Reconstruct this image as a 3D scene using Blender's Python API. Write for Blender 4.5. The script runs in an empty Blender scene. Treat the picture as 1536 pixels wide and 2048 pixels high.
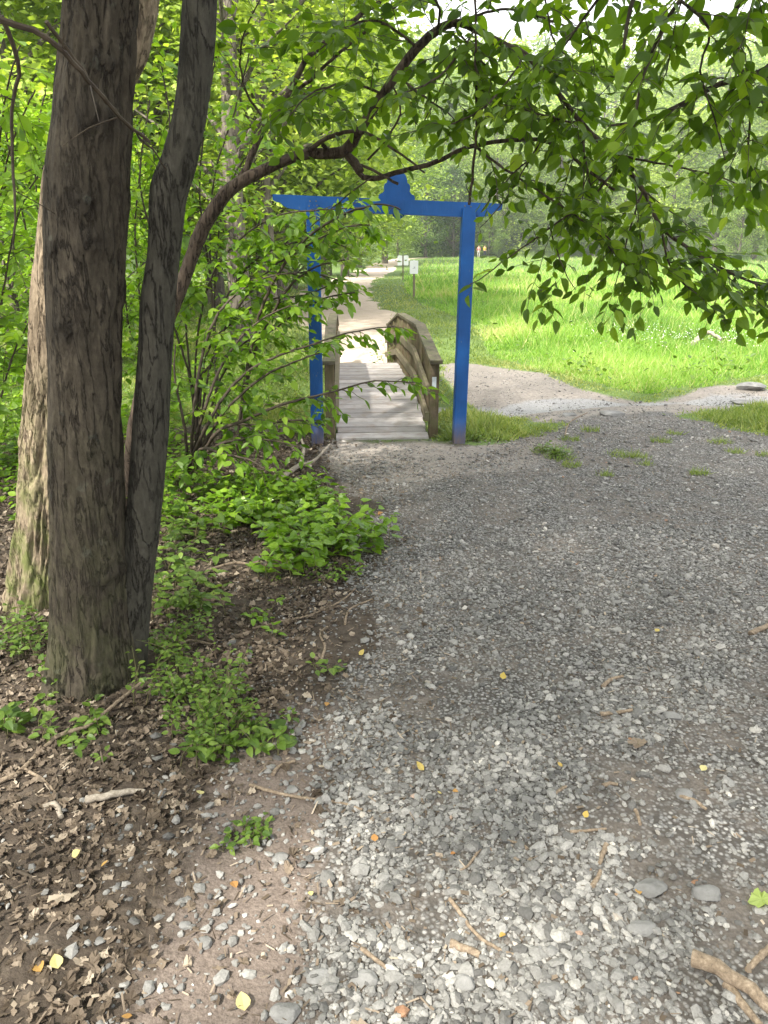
import bpy, math, random
import numpy as np
from mathutils import Vector
R = math.radians
SC = bpy.context.scene
COL = SC.collection
rng = np.random.default_rng(7)
random.seed(7)

# ------------------------------------------------------------------ camera
H = 1.7; FPX = 1479.0; PITCH = R(19.3)
cam = bpy.data.objects.new('camera', bpy.data.cameras.new('camera'))
COL.objects.link(cam); SC.camera = cam
cam.location = (0, 0, H); cam.rotation_euler = (R(90) - PITCH, 0, 0)
cam.data.sensor_fit = 'HORIZONTAL'; cam.data.sensor_width = 36
cam.data.lens = FPX / 1536 * 36
cam.data.clip_start = 0.05; cam.data.clip_end = 2000

# ------------------------------------------------------------------ light
SUN_EL, SUN_AZ = 50.0, 218.0            # azimuth clockwise from +Y (sun is behind the camera, to its left)
sd = Vector((math.sin(R(SUN_AZ)) * math.cos(R(SUN_EL)), math.cos(R(SUN_AZ)) * math.cos(R(SUN_EL)), math.sin(R(SUN_EL))))
sun = bpy.data.objects.new('sun', bpy.data.lights.new('sun', 'SUN'))
COL.objects.link(sun); sun.data.energy = 5.0; sun.data.angle = R(2.0); sun.data.color = (1.0, 0.95, 0.86)
sun.rotation_euler = sd.to_track_quat('Z', 'Y').to_euler()
W = bpy.data.worlds.new('World'); SC.world = W; W.use_nodes = True
wn, wl = W.node_tree.nodes, W.node_tree.links
bg = wn['Background']
sky = wn.new('ShaderNodeTexSky'); sky.sky_type = 'NISHITA'; sky.sun_disc = False
sky.sun_elevation = R(SUN_EL); sky.sun_rotation = R(SUN_AZ); sky.dust_density = 4.0; sky.air_density = 1.0; sky.ozone_density = 1.0
# thin bright cloud veil over the blue
tc = wn.new('ShaderNodeTexCoord'); cn = wn.new('ShaderNodeTexNoise'); cn.inputs['Scale'].default_value = 3.0
cn.inputs['Detail'].default_value = 6
cr = wn.new('ShaderNodeMapRange'); cr.inputs[1].default_value = 0.3; cr.inputs[2].default_value = 0.62
cr.inputs[3].default_value = 0.55; cr.inputs[4].default_value = 1.0
mixc = wn.new('ShaderNodeMix'); mixc.data_type = 'RGBA'; mixc.inputs[7].default_value = (14.5, 14.6, 15.0, 1)
wl.new(tc.outputs['Generated'], cn.inputs['Vector']); wl.new(cn.outputs['Fac'], cr.inputs[0]); wl.new(cr.outputs[0], mixc.inputs[0])
wl.new(sky.outputs[0], mixc.inputs[6]); wl.new(mixc.outputs[2], bg.inputs[0]); bg.inputs[1].default_value = 0.075
SC.view_settings.view_transform = 'Standard'; SC.view_settings.look = 'None'
SC.view_settings.exposure = 1.45; SC.view_settings.gamma = 1.0
SC.cycles.max_bounces = 8; SC.cycles.diffuse_bounces = 4; SC.cycles.transmission_bounces = 5; SC.cycles.glossy_bounces = 2
SC.cycles.transparent_max_bounces = 6; SC.cycles.use_denoising = True
SC.cycles.caustics_reflective = False; SC.cycles.caustics_refractive = False

# ------------------------------------------------------------------ survey helpers (photo pixel -> world point)
cp, sp = math.cos(PITCH), math.sin(PITCH)
def ray(x, y):
    a = (x - 768) / FPX; b = -(y - 1024) / FPX
    return np.array([a, cp + b * sp, -sp + b * cp])
def G(x, y, z=0.0):
    r = ray(x, y); return np.array([0, 0, H]) + r * ((z - H) / r[2])
def P(x, y, d):
    r = ray(x, y); return np.array([0, 0, H]) + r * (d / r[1])

# ------------------------------------------------------------------ noise
def _h(ix, iy, iz, s):
    n = (ix.astype(np.int64) * 374761393 + iy.astype(np.int64) * 668265263 + iz.astype(np.int64) * 2147483647 + s * 974634777) & 0xffffffff
    n = ((n ^ (n >> 13)) * 1274126177) & 0xffffffff
    return ((n ^ (n >> 16)) & 0xffff) / 65535.0
def vn(p, s=0):
    i = np.floor(p); f = p - i; f = f * f * (3 - 2 * f)
    x, y, z = i[..., 0], i[..., 1], i[..., 2]; fx, fy, fz = f[..., 0], f[..., 1], f[..., 2]
    r = 0
    for a in (0, 1):
        for b in (0, 1):
            for c in (0, 1):
                w = (fx if a else 1 - fx) * (fy if b else 1 - fy) * (fz if c else 1 - fz)
                r = r + w * _h(x + a, y + b, z + c, s)
    return r
def fbm(p, o=4, s=0):
    r = 0; a = 0.5; t = 0
    for k in range(o):
        r = r + a * vn(p * 2 ** k + k * 17.3, s + k); t += a; a *= 0.5
    return r / t
def n2(x, y, sc, o=3, s=0):
    return fbm(np.stack([x * sc, y * sc, np.zeros_like(x)], -1), o, s)
def sstep(a, b, x):
    t = np.clip((x - a) / (b - a), 0, 1); return t * t * (3 - 2 * t)

# ------------------------------------------------------------------ mesh helpers
class MB:
    def __init__(s): s.V = []; s.F = []; s.A = []; s.M = []; s.n = 0
    def add(s, V, F, a=None, m=0):
        V = np.asarray(V, float).reshape(-1, 3)
        s.V.append(V)
        if isinstance(F, np.ndarray): F = [F]
        for f in F:
            f = np.asarray(f); s.F.append(f + s.n); s.M.append(np.full(len(f), m))
            if a is None: s.A.append(np.full(len(f), .5))
            elif np.isscalar(a): s.A.append(np.full(len(f), a))
            else: s.A.append(np.asarray(a)[:len(f)] if len(F) == 1 else np.full(len(f), .5))
        s.n += len(V)
    def build(s, name, mats, parent=None, smooth=False, vattrs=None, kind=None):
        me = bpy.data.meshes.new(name)
        V = np.concatenate(s.V) if s.V else np.zeros((0, 3))
        me.vertices.add(len(V)); me.vertices.foreach_set('co', V.astype(np.float32).ravel())
        nl = sum(f.size for f in s.F); nf = sum(len(f) for f in s.F)
        me.loops.add(nl); me.polygons.add(nf)
        me.loops.foreach_set('vertex_index', np.concatenate([f.ravel() for f in s.F]).astype(np.int32))
        tot = np.concatenate([np.full(len(f), f.shape[1]) for f in s.F]); st = np.concatenate([[0], np.cumsum(tot)[:-1]])
        me.polygons.foreach_set('loop_start', st.astype(np.int32))
        me.polygons.foreach_set('material_index', np.concatenate(s.M).astype(np.int32))
        me.polygons.foreach_set('use_smooth', np.full(nf, smooth))
        at = me.attributes.new('tint', 'FLOAT', 'FACE'); at.data.foreach_set('value', np.concatenate(s.A).astype(np.float32))
        for k, v in (vattrs or {}).items():
            at = me.attributes.new(k, 'FLOAT', 'POINT'); at.data.foreach_set('value', v.astype(np.float32))
        me.update(calc_edges=True); me.validate()
        for m in (mats if isinstance(mats, (list, tuple)) else [mats]): me.materials.append(m)
        o = bpy.data.objects.new(name, me); COL.objects.link(o)
        if parent is not None: o.parent = parent
        return o
def tag(o, label, cat, group=None):
    o['label'] = label; o['category'] = cat
    if group: o['group'] = group
    return o
def empty(name, label, cat, loc=(0, 0, 0), group=None):
    o = bpy.data.objects.new(name, None); o.empty_display_size = .2; COL.objects.link(o); o.location = loc
    return tag(o, label, cat, group)
def local(o, parent):
    # shift a mesh built in world coordinates so that it sits under its parent's base
    L = parent.location
    n = len(o.data.vertices); c = np.empty(n * 3, np.float32); o.data.vertices.foreach_get('co', c)
    c = c.reshape(-1, 3) - np.array(L, np.float32); o.data.vertices.foreach_set('co', c.ravel()); o.data.update(); return o
def part(mb, name, mat, parent, smooth=False):
    return local(mb.build(name, mat, parent, smooth), parent)

def norm(v): return v / (np.linalg.norm(v, axis=-1, keepdims=True) + 1e-9)
def resample(pts, rad, step):
    pts = np.asarray(pts, float); rad = np.asarray(rad, float)
    # Catmull-Rom through the points
    out, ro = [], []
    n = len(pts)
    for i in range(n - 1):
        p0 = pts[max(i - 1, 0)]; p1 = pts[i]; p2 = pts[i + 1]; p3 = pts[min(i + 2, n - 1)]
        k = max(1, int(np.linalg.norm(p2 - p1) / step))
        for t in np.arange(k) / k:
            out.append(.5 * ((2 * p1) + (-p0 + p2) * t + (2 * p0 - 5 * p1 + 4 * p2 - p3) * t * t + (-p0 + 3 * p1 - 3 * p2 + p3) * t ** 3))
            ro.append(rad[i] * (1 - t) + rad[i + 1] * t)
    out.append(pts[-1]); ro.append(rad[-1])
    return np.array(out), np.array(ro)
def tube(mb, pts, rad, k=6, a=.5, cap=True):
    pts = np.asarray(pts, float); n = len(pts); rad = np.broadcast_to(np.asarray(rad, float), (n,))
    T = norm(np.gradient(pts, axis=0)) if n > 2 else np.repeat(norm(pts[1:] - pts[:1]), 2, 0)
    ref = np.array([0, 0, 1.]) if abs(T[:, 2]).mean() < .8 else np.array([1., 0, 0])
    X = norm(np.cross(T, ref)); Y = np.cross(T, X)
    th = np.arange(k) * 2 * np.pi / k
    V = pts[:, None] + rad[:, None, None] * (np.cos(th)[None, :, None] * X[:, None] + np.sin(th)[None, :, None] * Y[:, None])
    i = np.arange(n - 1)[:, None] * k; j = np.arange(k)[None]; j2 = (j + 1) % k
    F = np.stack([i + j, i + j2, i + k + j2, i + k + j], -1).reshape(-1, 4)
    mb.add(V.reshape(-1, 3), F, a)
    if cap and k >= 3:
        mb.add(V[-1], np.arange(k)[None], a); mb.add(V[0], np.arange(k)[::-1][None], a)
def box(mb, c, ax, ay, az, a=.5, m=0, bev=0.0):
    # box centred at c with half-axis vectors; bev chamfers its long edges slightly
    c, ax, ay, az = [np.asarray(v, float) for v in (c, ax, ay, az)]
    if bev <= 0:
        V = [c + sx * ax + sy * ay + sz * az for sz in (-1, 1) for sy in (-1, 1) for sx in (-1, 1)]
        F = np.array([[0, 2, 3, 1], [4, 5, 7, 6], [0, 1, 5, 4], [2, 6, 7, 3], [0, 4, 6, 2], [1, 3, 7, 5]])
        mb.add(V, F, a, m); return
    L = [np.linalg.norm(v) for v in (ax, ay, az)]
    # chamfered profile in the two short axes, extruded on the longest
    o = int(np.argmax(L)); A = [ax, ay, az]; e = A[o]; u, v = A[(o + 1) % 3], A[(o + 2) % 3]
    bu, bv = 1 - bev / np.linalg.norm(u), 1 - bev / np.linalg.norm(v)
    prof = [(bu, -1), (1, -bv), (1, bv), (bu, 1), (-bu, 1), (-1, bv), (-1, -bv), (-bu, -1)]
    V = [c - e + s * u + t * v for s, t in prof] + [c + e + s * u + t * v for s, t in prof]
    F = np.array([[i, (i + 1) % 8, 8 + (i + 1) % 8, 8 + i] for i in range(8)])
    mb.add(V, [F, np.array([[7, 6, 5, 4, 3, 2, 1, 0]]), np.array([[8, 9, 10, 11, 12, 13, 14, 15]])], a, m)
def inst(mb, TV, TF, pos, X, Y, Z, sc, tint, curl=None):
    # many copies of a template into one mesh
    TV = np.asarray(TV, float); N = len(pos)
    if N == 0: return
    L = np.broadcast_to(TV, (N,) + TV.shape).copy()
    if curl is not None:
        L[:, :, 2] += curl[:, 0, None] * L[:, :, 1] ** 2 + curl[:, 1, None] * L[:, :, 0] ** 2
    sc = np.asarray(sc); sc = sc[:, None, None] if sc.ndim == 1 else sc[:, None, :]
    L = L * sc
    V = pos[:, None] + L[..., 0:1] * X[:, None] + L[..., 1:2] * Y[:, None] + L[..., 2:3] * Z[:, None]
    nv = TV.shape[0]; off = (np.arange(N) * nv)
    mb.V.append(V.reshape(-1, 3))
    for f in TF:
        f = np.asarray(f); ff = (f[None] + off[:, None, None]).reshape(-1, f.shape[1])
        mb.F.append(ff + mb.n); mb.A.append(np.repeat(tint, len(f))); mb.M.append(np.zeros(len(ff), int))
    mb.n += V.shape[0] * nv
def frames(d, up, rg, jit=.35):
    d = norm(d); u = up + rg.normal(0, jit, d.shape); z = norm(u - d * (u * d).sum(-1, keepdims=True)); x = np.cross(d, z)
    return x, d, z

# leaf templates --------------------------------------------------------
def ovate(w=.30, n=4, fold=.12):
    ts = np.linspace(0, 1, n + 2)[1:-1]; prof = w * np.sin(np.pi * ts ** .85) ** .8 * (1 - .25 * ts)
    V = [(0, 0, 0), (0, 1, 0)]
    for t in ts: V.append((0, t, 0))
    for t, q in zip(ts, prof): V.append((-q, t + .02, fold * q * 2))
    for t, q in zip(ts, prof): V.append((q, t + .02, fold * q * 2))
    c = lambda i: 2 + i
    l = lambda i: 2 + n + i
    r = lambda i: 2 + 2 * n + i
    tri = [(0, c(0), l(0)), (0, r(0), c(0)), (1, l(n - 1), c(n - 1)), (1, c(n - 1), r(n - 1))]
    q = []
    for i in range(n - 1):
        q += [(c(i), c(i + 1), l(i + 1), l(i)), (c(i), r(i), r(i + 1), c(i + 1))]
    return np.array(V), [np.array(tri), np.array(q)]
LEAF = ovate(.33, 4, .10)
LEAF_S = ovate(.33, 2, .12)
HEART = (np.array([(0, .08, 0), (0, 1, 0), (0, .5, -.02), (-.3, -.02, .05), (-.44, .25, .08), (-.33, .6, .05), (.3, -.02, .05), (.44, .25, .08), (.33, .6, .05)]),
         [np.array([(0, 2, 4), (0, 4, 3), (2, 5, 4), (2, 1, 5), (0, 8 - 1, 2), (0, 6, 7), (2, 7, 8), (2, 8, 1)])])
CARD = (np.array([(0, 0, 0), (.34, .5, .08), (0, 1, 0), (-.34, .5, .08)]), [np.array([(0, 1, 2), (0, 2, 3)])])
def lobed(seed):
    g = np.random.default_rng(seed); k = 3 + seed % 3; n = 22
    th = np.linspace(0, 2 * np.pi, n, endpoint=False)
    r = .5 * (.88 + .12 * np.cos(th * k + g.uniform(0, 6))) * (1 + g.normal(0, .085, n)) * (1 - .25 * np.abs(np.sin(th / 2))); 
    V = [(0, 0, 0)] + [(r[i] * np.cos(th[i]) * .8, r[i] * np.sin(th[i]) * 1.1, g.normal(0, .05)) for i in range(n)]
    return np.array(V), [np.array([(0, 1 + i, 1 + (i + 1) % n) for i in range(n)])]
# stone template
_t = (1 + 5 ** .5) / 2
ICO = norm(np.array([(-1, _t, 0), (1, _t, 0), (-1, -_t, 0), (1, -_t, 0), (0, -1, _t), (0, 1, _t), (0, -1, -_t), (0, 1, -_t), (_t, 0, -1), (_t, 0, 1), (-_t, 0, -1), (-_t, 0, 1)]))
ICOF = np.array([(0, 11, 5), (0, 5, 1), (0, 1, 7), (0, 7, 10), (0, 10, 11), (1, 5, 9), (5, 11, 4), (11, 10, 2), (10, 7, 6), (7, 1, 8), (3, 9, 4), (3, 4, 2), (3, 2, 6), (3, 6, 8), (3, 8, 9), (4, 9, 5), (2, 4, 11), (6, 2, 10), (8, 6, 7), (9, 8, 1)])

# ------------------------------------------------------------------ materials
class MT:
    def __init__(s, name):
        s.m = bpy.data.materials.new(name); s.m.use_nodes = True; s.n = s.m.node_tree.nodes; s.l = s.m.node_tree.links
        s.p = s.n['Principled BSDF']; s.out = s.n['Material Output']
    def new(s, t, **k):
        x = s.n.new('ShaderNode' + t)
        for a, b in k.items(): setattr(x, a, b)
        return x
    def co(s, scale=(1, 1, 1), kind='Object'):
        c = s.new('TexCoord'); mp = s.new('Mapping'); mp.inputs['Scale'].default_value = scale; s.l.new(c.outputs[kind], mp.inputs[0]); return mp.outputs[0]
    def noise(s, v, sc, det=4, rough=.55, dist=0):
        x = s.new('TexNoise'); x.inputs['Scale'].default_value = sc; x.inputs['Detail'].default_value = det
        x.inputs['Roughness'].default_value = rough; x.inputs['Distortion'].default_value = dist; s.l.new(v, x.inputs['Vector']); return x.outputs['Fac']
    def vor(s, v, sc, feat='F1', out='Distance', rnd=1):
        x = s.new('TexVoronoi', feature=feat); x.inputs['Scale'].default_value = sc; x.inputs['Randomness'].default_value = rnd
        s.l.new(v, x.inputs['Vector']); return x.outputs[out]
    def ramp(s, f, stops):
        x = s.new('ValToRGB'); e = x.color_ramp.elements
        while len(e) > 1: e.remove(e[0])
        e[0].position = stops[0][0]; e[0].color = (*stops[0][1], 1)
        for q, c in stops[1:]:
            y = e.new(q); y.color = (*c, 1)
        s.l.new(f, x.inputs[0]); return x.outputs[0]
    def mix(s, f, a, b, mode='MIX'):
        x = s.new('Mix', data_type='RGBA', blend_type=mode)
        for i, v in ((0, f), (6, a), (7, b)):
            if hasattr(v, 'links') or hasattr(v, 'is_linked'): s.l.new(v, x.inputs[i])
            else: x.inputs[i].default_value = v if i == 0 else (*v, 1)
        return x.outputs[2]
    def math(s, op, a, b=None, c=None, clamp=False):
        x = s.new('Math', operation=op, use_clamp=clamp)
        for i, v in enumerate((a, b, c)):
            if v is None: continue
            if hasattr(v, 'is_linked'): s.l.new(v, x.inputs[i])
            else: x.inputs[i].default_value = v
        return x.outputs[0]
    def mr(s, v, a, b, c=0., d=1.):
        x = s.new('MapRange'); s.l.new(v, x.inputs[0])
        for i, q in enumerate((a, b, c, d)): x.inputs[i + 1].default_value = q
        return x.outputs[0]
    def attr(s, nm='tint'):
        return s.new('Attribute', attribute_name=nm).outputs['Fac']
    def bump(s, h, st=.5, dist=.01, prev=None):
        x = s.new('Bump'); x.inputs['Strength'].default_value = st; x.inputs['Distance'].default_value = dist; s.l.new(h, x.inputs['Height'])
        if prev is not None: s.l.new(prev, x.inputs['Normal'])
        return x.outputs[0]
    def fin(s, col=None, rough=.8, nrm=None, spec=.3):
        if col is not None:
            if hasattr(col, 'is_linked'): s.l.new(col, s.p.inputs['Base Color'])
            else: s.p.inputs['Base Color'].default_value = (*col, 1)
        if hasattr(rough, 'is_linked'): s.l.new(rough, s.p.inputs['Roughness'])
        else: s.p.inputs['Roughness'].default_value = rough
        s.p.inputs['Specular IOR Level'].default_value = spec
        if nrm is not None: s.l.new(nrm, s.p.inputs['Normal'])
        return s.m

def leaf_mat(name, stops, trans=.45, rough=.42, spec=.35, tgain=(1.25, 1.3, .5), veins=False):
    m = MT(name); c = m.ramp(m.attr(), stops)
    m.fin(c, rough, None, spec)
    t = m.new('BsdfTranslucent'); tcx = m.mix(1.0, c, tgain, 'MULTIPLY'); m.l.new(tcx, t.inputs['Color'])
    mx = m.new('MixShader'); mx.inputs[0].default_value = trans
    m.l.new(m.p.outputs[0], mx.inputs[1]); m.l.new(t.outputs[0], mx.inputs[2]); m.l.new(mx.outputs[0], m.out.inputs['Surface'])
    return m.m
M = {}
M['leaf_over'] = leaf_mat('leaf_overhang', [(0, (.04, .085, .006)), (.5, (.10, .18, .011)), (.8, (.17, .28, .018)), (1, (.28, .38, .035))], .55)
M['leaf_shrub'] = leaf_mat('leaf_shrub', [(0, (.06, .13, .012)), (.5, (.14, .26, .018)), (1, (.25, .38, .035))], .5)
M['leaf_bright'] = leaf_mat('leaf_bright', [(0, (.10, .19, .02)), (.5, (.20, .34, .03)), (1, (.32, .46, .06))], .5)
M['leaf_far'] = leaf_mat('leaf_far', [(0, (.08, .14, .03)), (.5, (.19, .28, .06)), (1, (.33, .43, .10))], .45, .5)
M['leaf_far2'] = leaf_mat('leaf_far_yellow', [(0, (.14, .21, .035)), (.5, (.30, .40, .07)), (1, (.48, .57, .12))], .45, .5)
M['leaf_far3'] = leaf_mat('leaf_far_grey', [(0, (.12, .19, .045)), (.5, (.28, .38, .10)), (1, (.46, .55, .18))], .45, .5)
M['leaf_dark'] = leaf_mat('leaf_dark', [(0, (.03, .07, .018)), (.6, (.07, .13, .03)), (1, (.13, .20, .05))], .35, .5)
M['herb'] = leaf_mat('leaf_herb', [(0, (.05, .10, .018)), (.5, (.12, .20, .03)), (1, (.22, .31, .06))], .4, .4)
M['brier'] = leaf_mat('leaf_brier', [(0, (.06, .13, .010)), (.5, (.14, .26, .016)), (1, (.24, .38, .03))], .4, .32, .5)
M['grass'] = leaf_mat('grass_blade', [(0, (.09, .19, .035)), (.35, (.17, .32, .05)), (.7, (.275, .45, .08)), (.9, (.37, .52, .13)), (1, (.50, .49, .24))], .5, .5)
M['grass_short'] = leaf_mat('grass_short', [(0, (.11, .17, .045)), (.5, (.22, .29, .075)), (1, (.42, .42, .17))], .4, .5)
M['litter'] = leaf_mat('dry_leaf', [(0, (.025, .018, .012)), (.4, (.085, .064, .044)), (.75, (.20, .157, .115)), (1, (.38, .32, .245))], .12, .7, .25, (1.2, 1.0, .8))
M['petal'] = leaf_mat('yellow_leaf', [(0, (.30, .13, .05)), (.5, (.46, .34, .08)), (1, (.50, .46, .22))], .2, .6)

def bark(name, dark, mid, light, sc=1., moss=0., smooth=0.):
    m = MT(name); v = m.co((12 * sc, 12 * sc, 5.0 * sc)); v2 = m.co((1, 1, .6))
    n1 = m.noise(v, 1.6, 8, .66, .15); e = m.math('ABSOLUTE', m.math('SUBTRACT', m.noise(m.co((9 * sc, 9 * sc, 1.5 * sc)), 1.0, 5, .62, .4), .5)); e2 = m.mr(e, 0.004, .034); sc_ = m.attr('scar_and_hollow')
    big = m.noise(v2, 3.5, 3); fine = m.noise(m.co((60, 60, 34)), 2.0, 5, .7)
    c = m.ramp(n1, [(.25, dark), (.5, mid), (.78, light)])
    crack = m.mix(m.math('MULTIPLY', m.math('SUBTRACT', 1., e2), m.mr(big, .30, .52)), (1, 1, 1), (.16, .13, .11))
    c = m.mix(1., c, crack, 'MULTIPLY'); c = m.mix(m.math('MULTIPLY', sc_, m.mr(fine, .25, .6)), c, (.012, .010, .008))
    c = m.mix(m.mr(fine, .35, .8, 0, .38), c, light)
    # pale lichen spots
    l = m.math('MULTIPLY', m.mr(m.noise(m.co((1, 1, 1)), 11., 2), .68, .72), m.mr(fine, .3, .5)); c = m.mix(m.math('MULTIPLY', l, .22), c, (.15, .16, .13))
    if moss > 0:
        geo = m.co(); sep = m.new('SeparateXYZ'); m.l.new(geo, sep.inputs[0])
        hz = m.mr(sep.outputs[2], .15, 1.3, 1., 0.)
        mm = m.math('MULTIPLY', m.mr(m.noise(v2, 9., 5, .7), .42, .62), hz); c = m.mix(m.math('MULTIPLY', mm, moss), c, (.12, .16, .035))
    b = m.bump(m.math('ADD', m.math('MULTIPLY', e2, .6), n1), .9, .012); b = m.bump(fine, .5, .004, b)
    return m.fin(c, .9, b, .2)
M['bark_dark'] = bark('bark_maple', (.019, .015, .010), (.047, .039, .028), (.098, .083, .060), 2.2, .12)
M['bark_smooth'] = bark('bark_young_maple', (.024, .022, .016), (.046, .043, .033), (.076, .071, .056), 2.4)
M['bark_pale'] = bark('bark_ridged', (.05, .037, .026), (.20, .155, .105), (.37, .30, .21), 2.2, .8)
M['bark_limb'] = bark('bark_limb', (.03, .021, .015), (.075, .056, .041), (.13, .10, .076), 2.2)
M['bark_far'] = bark('bark_far', (.05, .042, .035), (.13, .11, .09), (.22, .19, .16), .7)
m = MT('twig'); v = m.co((8, 8, 8)); M['twig'] = m.fin(m.ramp(m.noise(v, 3, 4), [(.3, (.030, .022, .015)), (.7, (.085, .066, .045))]), .75)
m = MT('green_stem'); M['stem'] = m.fin(m.ramp(m.noise(m.co((8, 8, 8)), 3, 3), [(.3, (.07, .075, .028)), (.7, (.15, .13, .06))]), .6)
m = MT('dead_wood'); v = m.co((6, 6, 6)); n = m.noise(m.co((30, 30, 30)), 3, 6, .7); M['deadwood'] = m.fin(m.ramp(n, [(.25, (.07, .052, .037)), (.5, (.19, .145, .10)), (.75, (.34, .275, .20))]), .85, m.bump(n, .7, .004))
m = MT('grey_wood'); n = m.noise(m.co((25, 25, 25)), 3, 6, .7); M['greywood'] = m.fin(m.ramp(n, [(.25, (.11, .092, .07)), (.5, (.25, .215, .17)), (.75, (.40, .36, .30))]), .85, m.bump(n, .6, .004))
m = MT('gravel_stone')
st = m.ramp(m.attr(), [(0, (.080, .079, .076)), (.25, (.16, .158, .150)), (.5, (.235, .233, .222)), (.72, (.29, .285, .27)), (.86, (.38, .37, .345)), (.93, (.30, .24, .17)), (.97, (.26, .14, .08)), (1, (.50, .48, .44))])
n = m.noise(m.co((1, 1, 1)), 160., 5, .65); st = m.mix(1., st, m.ramp(n, [(.25, (.62, .60, .58)), (.75, (1.12, 1.11, 1.09))]), 'MULTIPLY')
M['stone'] = m.fin(st, .75, m.bump(n, .5, .002), .35)
m = MT('rock'); n = m.noise(m.co((1, 1, 1)), 9., 8, .65); M['rock'] = m.fin(m.ramp(n, [(.3, (.10, .098, .092)), (.55, (.19, .187, .178)), (.8, (.29, .283, .268))]), .8, m.bump(n, .7, .02))

# blue paint, scuffed at the foot
m = MT('blue_paint'); v = m.co(); n = m.noise(v, 3.2, 5); g = m.noise(m.co((30, 30, 3)), 2.5, 5, .7)
c = m.ramp(n, [(.3, (.001, .046, .18)), (.6, (.002, .068, .25)), (.8, (.004, .10, .35))])
sep = m.new('SeparateXYZ'); m.l.new(v, sep.inputs[0])
foot = m.math('MULTIPLY', m.mr(m.math('ADD', sep.outputs[2], m.math('MULTIPLY', n, .14)), .10, .36, 1., 0.), m.mr(g, .30, .62, .45, 1.))
c = m.mix(foot, c, (.13, .10, .085)); c = m.mix(m.mr(g, .60, .74, 0., .30), c, (.10, .16, .30)); chip_ = m.math('MULTIPLY', m.mr(m.noise(m.co((1, 1, .45)), 38., 4, .7), .66, .70), m.mr(n, .45, .6)); c = m.mix(m.math('MULTIPLY', chip_, .7), c, (.17, .16, .14))
M['blue'] = m.fin(c, m.mr(g, .2, .8, .42, .62), m.bump(g, .55, .004), .35)
# weathered deck planks / rails: tint varies per board
def wood(name, stops, grain=(1, 1, 1), green=0.):
    m = MT(name); c = m.ramp(m.attr(), stops); v = m.co(grain)
    n = m.noise(v, 2.2, 7, .7, .3); f = m.noise(m.co((9, 9, 9)), 1., 4)
    c = m.mix(1., c, m.ramp(n, [(.28, (.48, .46, .44)), (.5, (.92, .91, .90)), (.75, (1.15, 1.14, 1.12))]), 'MULTIPLY')
    c = m.mix(m.mr(f, .48, .70, 0., .5), c, (.26, .20, .15))
    if green: c = m.mix(m.mr(m.noise(m.co((5, 5, 5)), 2., 4), .42, .65, 0., green), c, (.12, .13, .055))
    return m.fin(c, .82, m.bump(n, .6, .004), .25)
M['plank'] = wood('weathered_plank', [(0, (.30, .28, .27)), (.5, (.42, .395, .385)), (1, (.56, .52, .50))], (3, 45, 45))
M['rail'] = wood('rail_wood', [(0, (.075, .066, .045)), (.5, (.14, .12, .082)), (1, (.26, .22, .15))], (40, 3, 40), .5)
M['picket'] = wood('picket_wood', [(0, (.085, .066, .038)), (.5, (.14, .108, .062)), (1, (.21, .165, .10))], (40, 40, 3), .5)
m = MT('white_panel'); M['white'] = m.fin(m.ramp(m.noise(m.co(), 6, 3), [(.3, (.82, .82, .82)), (.7, (.88, .88, .87))]), .45)
m = MT('print'); M['print'] = m.fin((.18, .19, .20), .6)
m = MT('blaze'); M['blaze'] = m.fin(m.ramp(m.noise(m.co(), 30, 4), [(.35, (.42, .47, .49)), (.6, (.58, .63, .66))]), .6)
m = MT('white_flower'); M['flower'] = m.fin((.78, .78, .74), .6)
def plain(nm, c, r=.8): m = MT(nm); n = m.noise(m.co((1, 1, 1)), 12, 3); return m.fin(m.mix(n, c, tuple(x * .7 for x in c)), r)
M['skin'] = plain('skin', (.50, .30, .21), .6); M['yellow_cloth'] = plain('yellow_cloth', (.72, .48, .03)); M['dark_cloth'] = plain('dark_cloth', (.02, .025, .04))
M['pink_cloth'] = plain('pink_cloth', (.62, .22, .22)); M['pale_cloth'] = plain('pale_cloth', (.5, .47, .45)); M['hair'] = plain('hair', (.03, .02, .014))

# ------------------------------------------------------------------ ground zones, digitised on the ground plane
def poly_px(pts): return np.array([G(*q)[:2] for q in pts])
def sdist(x, y, pg, loop=True):
    # signed distance, positive inside
    inside = np.zeros(x.shape, bool); dm = np.full(x.shape, 1e9)
    n = len(pg)
    for i in range(n if loop else n - 1):
        a, b = pg[i], pg[(i + 1) % n]
        e = b - a; t = np.clip(((x - a[0]) * e[0] + (y - a[1]) * e[1]) / (e @ e + 1e-12), 0, 1)
        dm = np.minimum(dm, np.hypot(x - a[0] - t * e[0], y - a[1] - t * e[1]))
        c = ((a[1] > y) != (b[1] > y)) & (x < (b[0] - a[0]) * (y - a[1]) / (b[1] - a[1] + 1e-12) + a[0])
        inside ^= c
    return np.where(inside, dm, -dm) if loop else dm
GX0 = G(330, 2048)
Z_GRAVEL = np.vstack([[(-.2, -6)], poly_px([(520, 2048), (560, 1800), (590, 1640), (610, 1520), (655, 1420), (700, 1310), (735, 1180), (745, 1080), (700, 1000), (665, 940), (690, 912),
                      (800, 925), (900, 935), (990, 898), (1070, 858), (1180, 826), (1330, 824), (1440, 852), (1536, 874)]), [(9, 7.0), (14, 6.5), (14, -6)]])
Z_DIRT = poly_px([(655, 885), (860, 876), (935, 890), (1010, 880), (1080, 872), (1120, 900), (1000, 945), (900, 960), (780, 965), (690, 950), (640, 925), (635, 900)])
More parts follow.
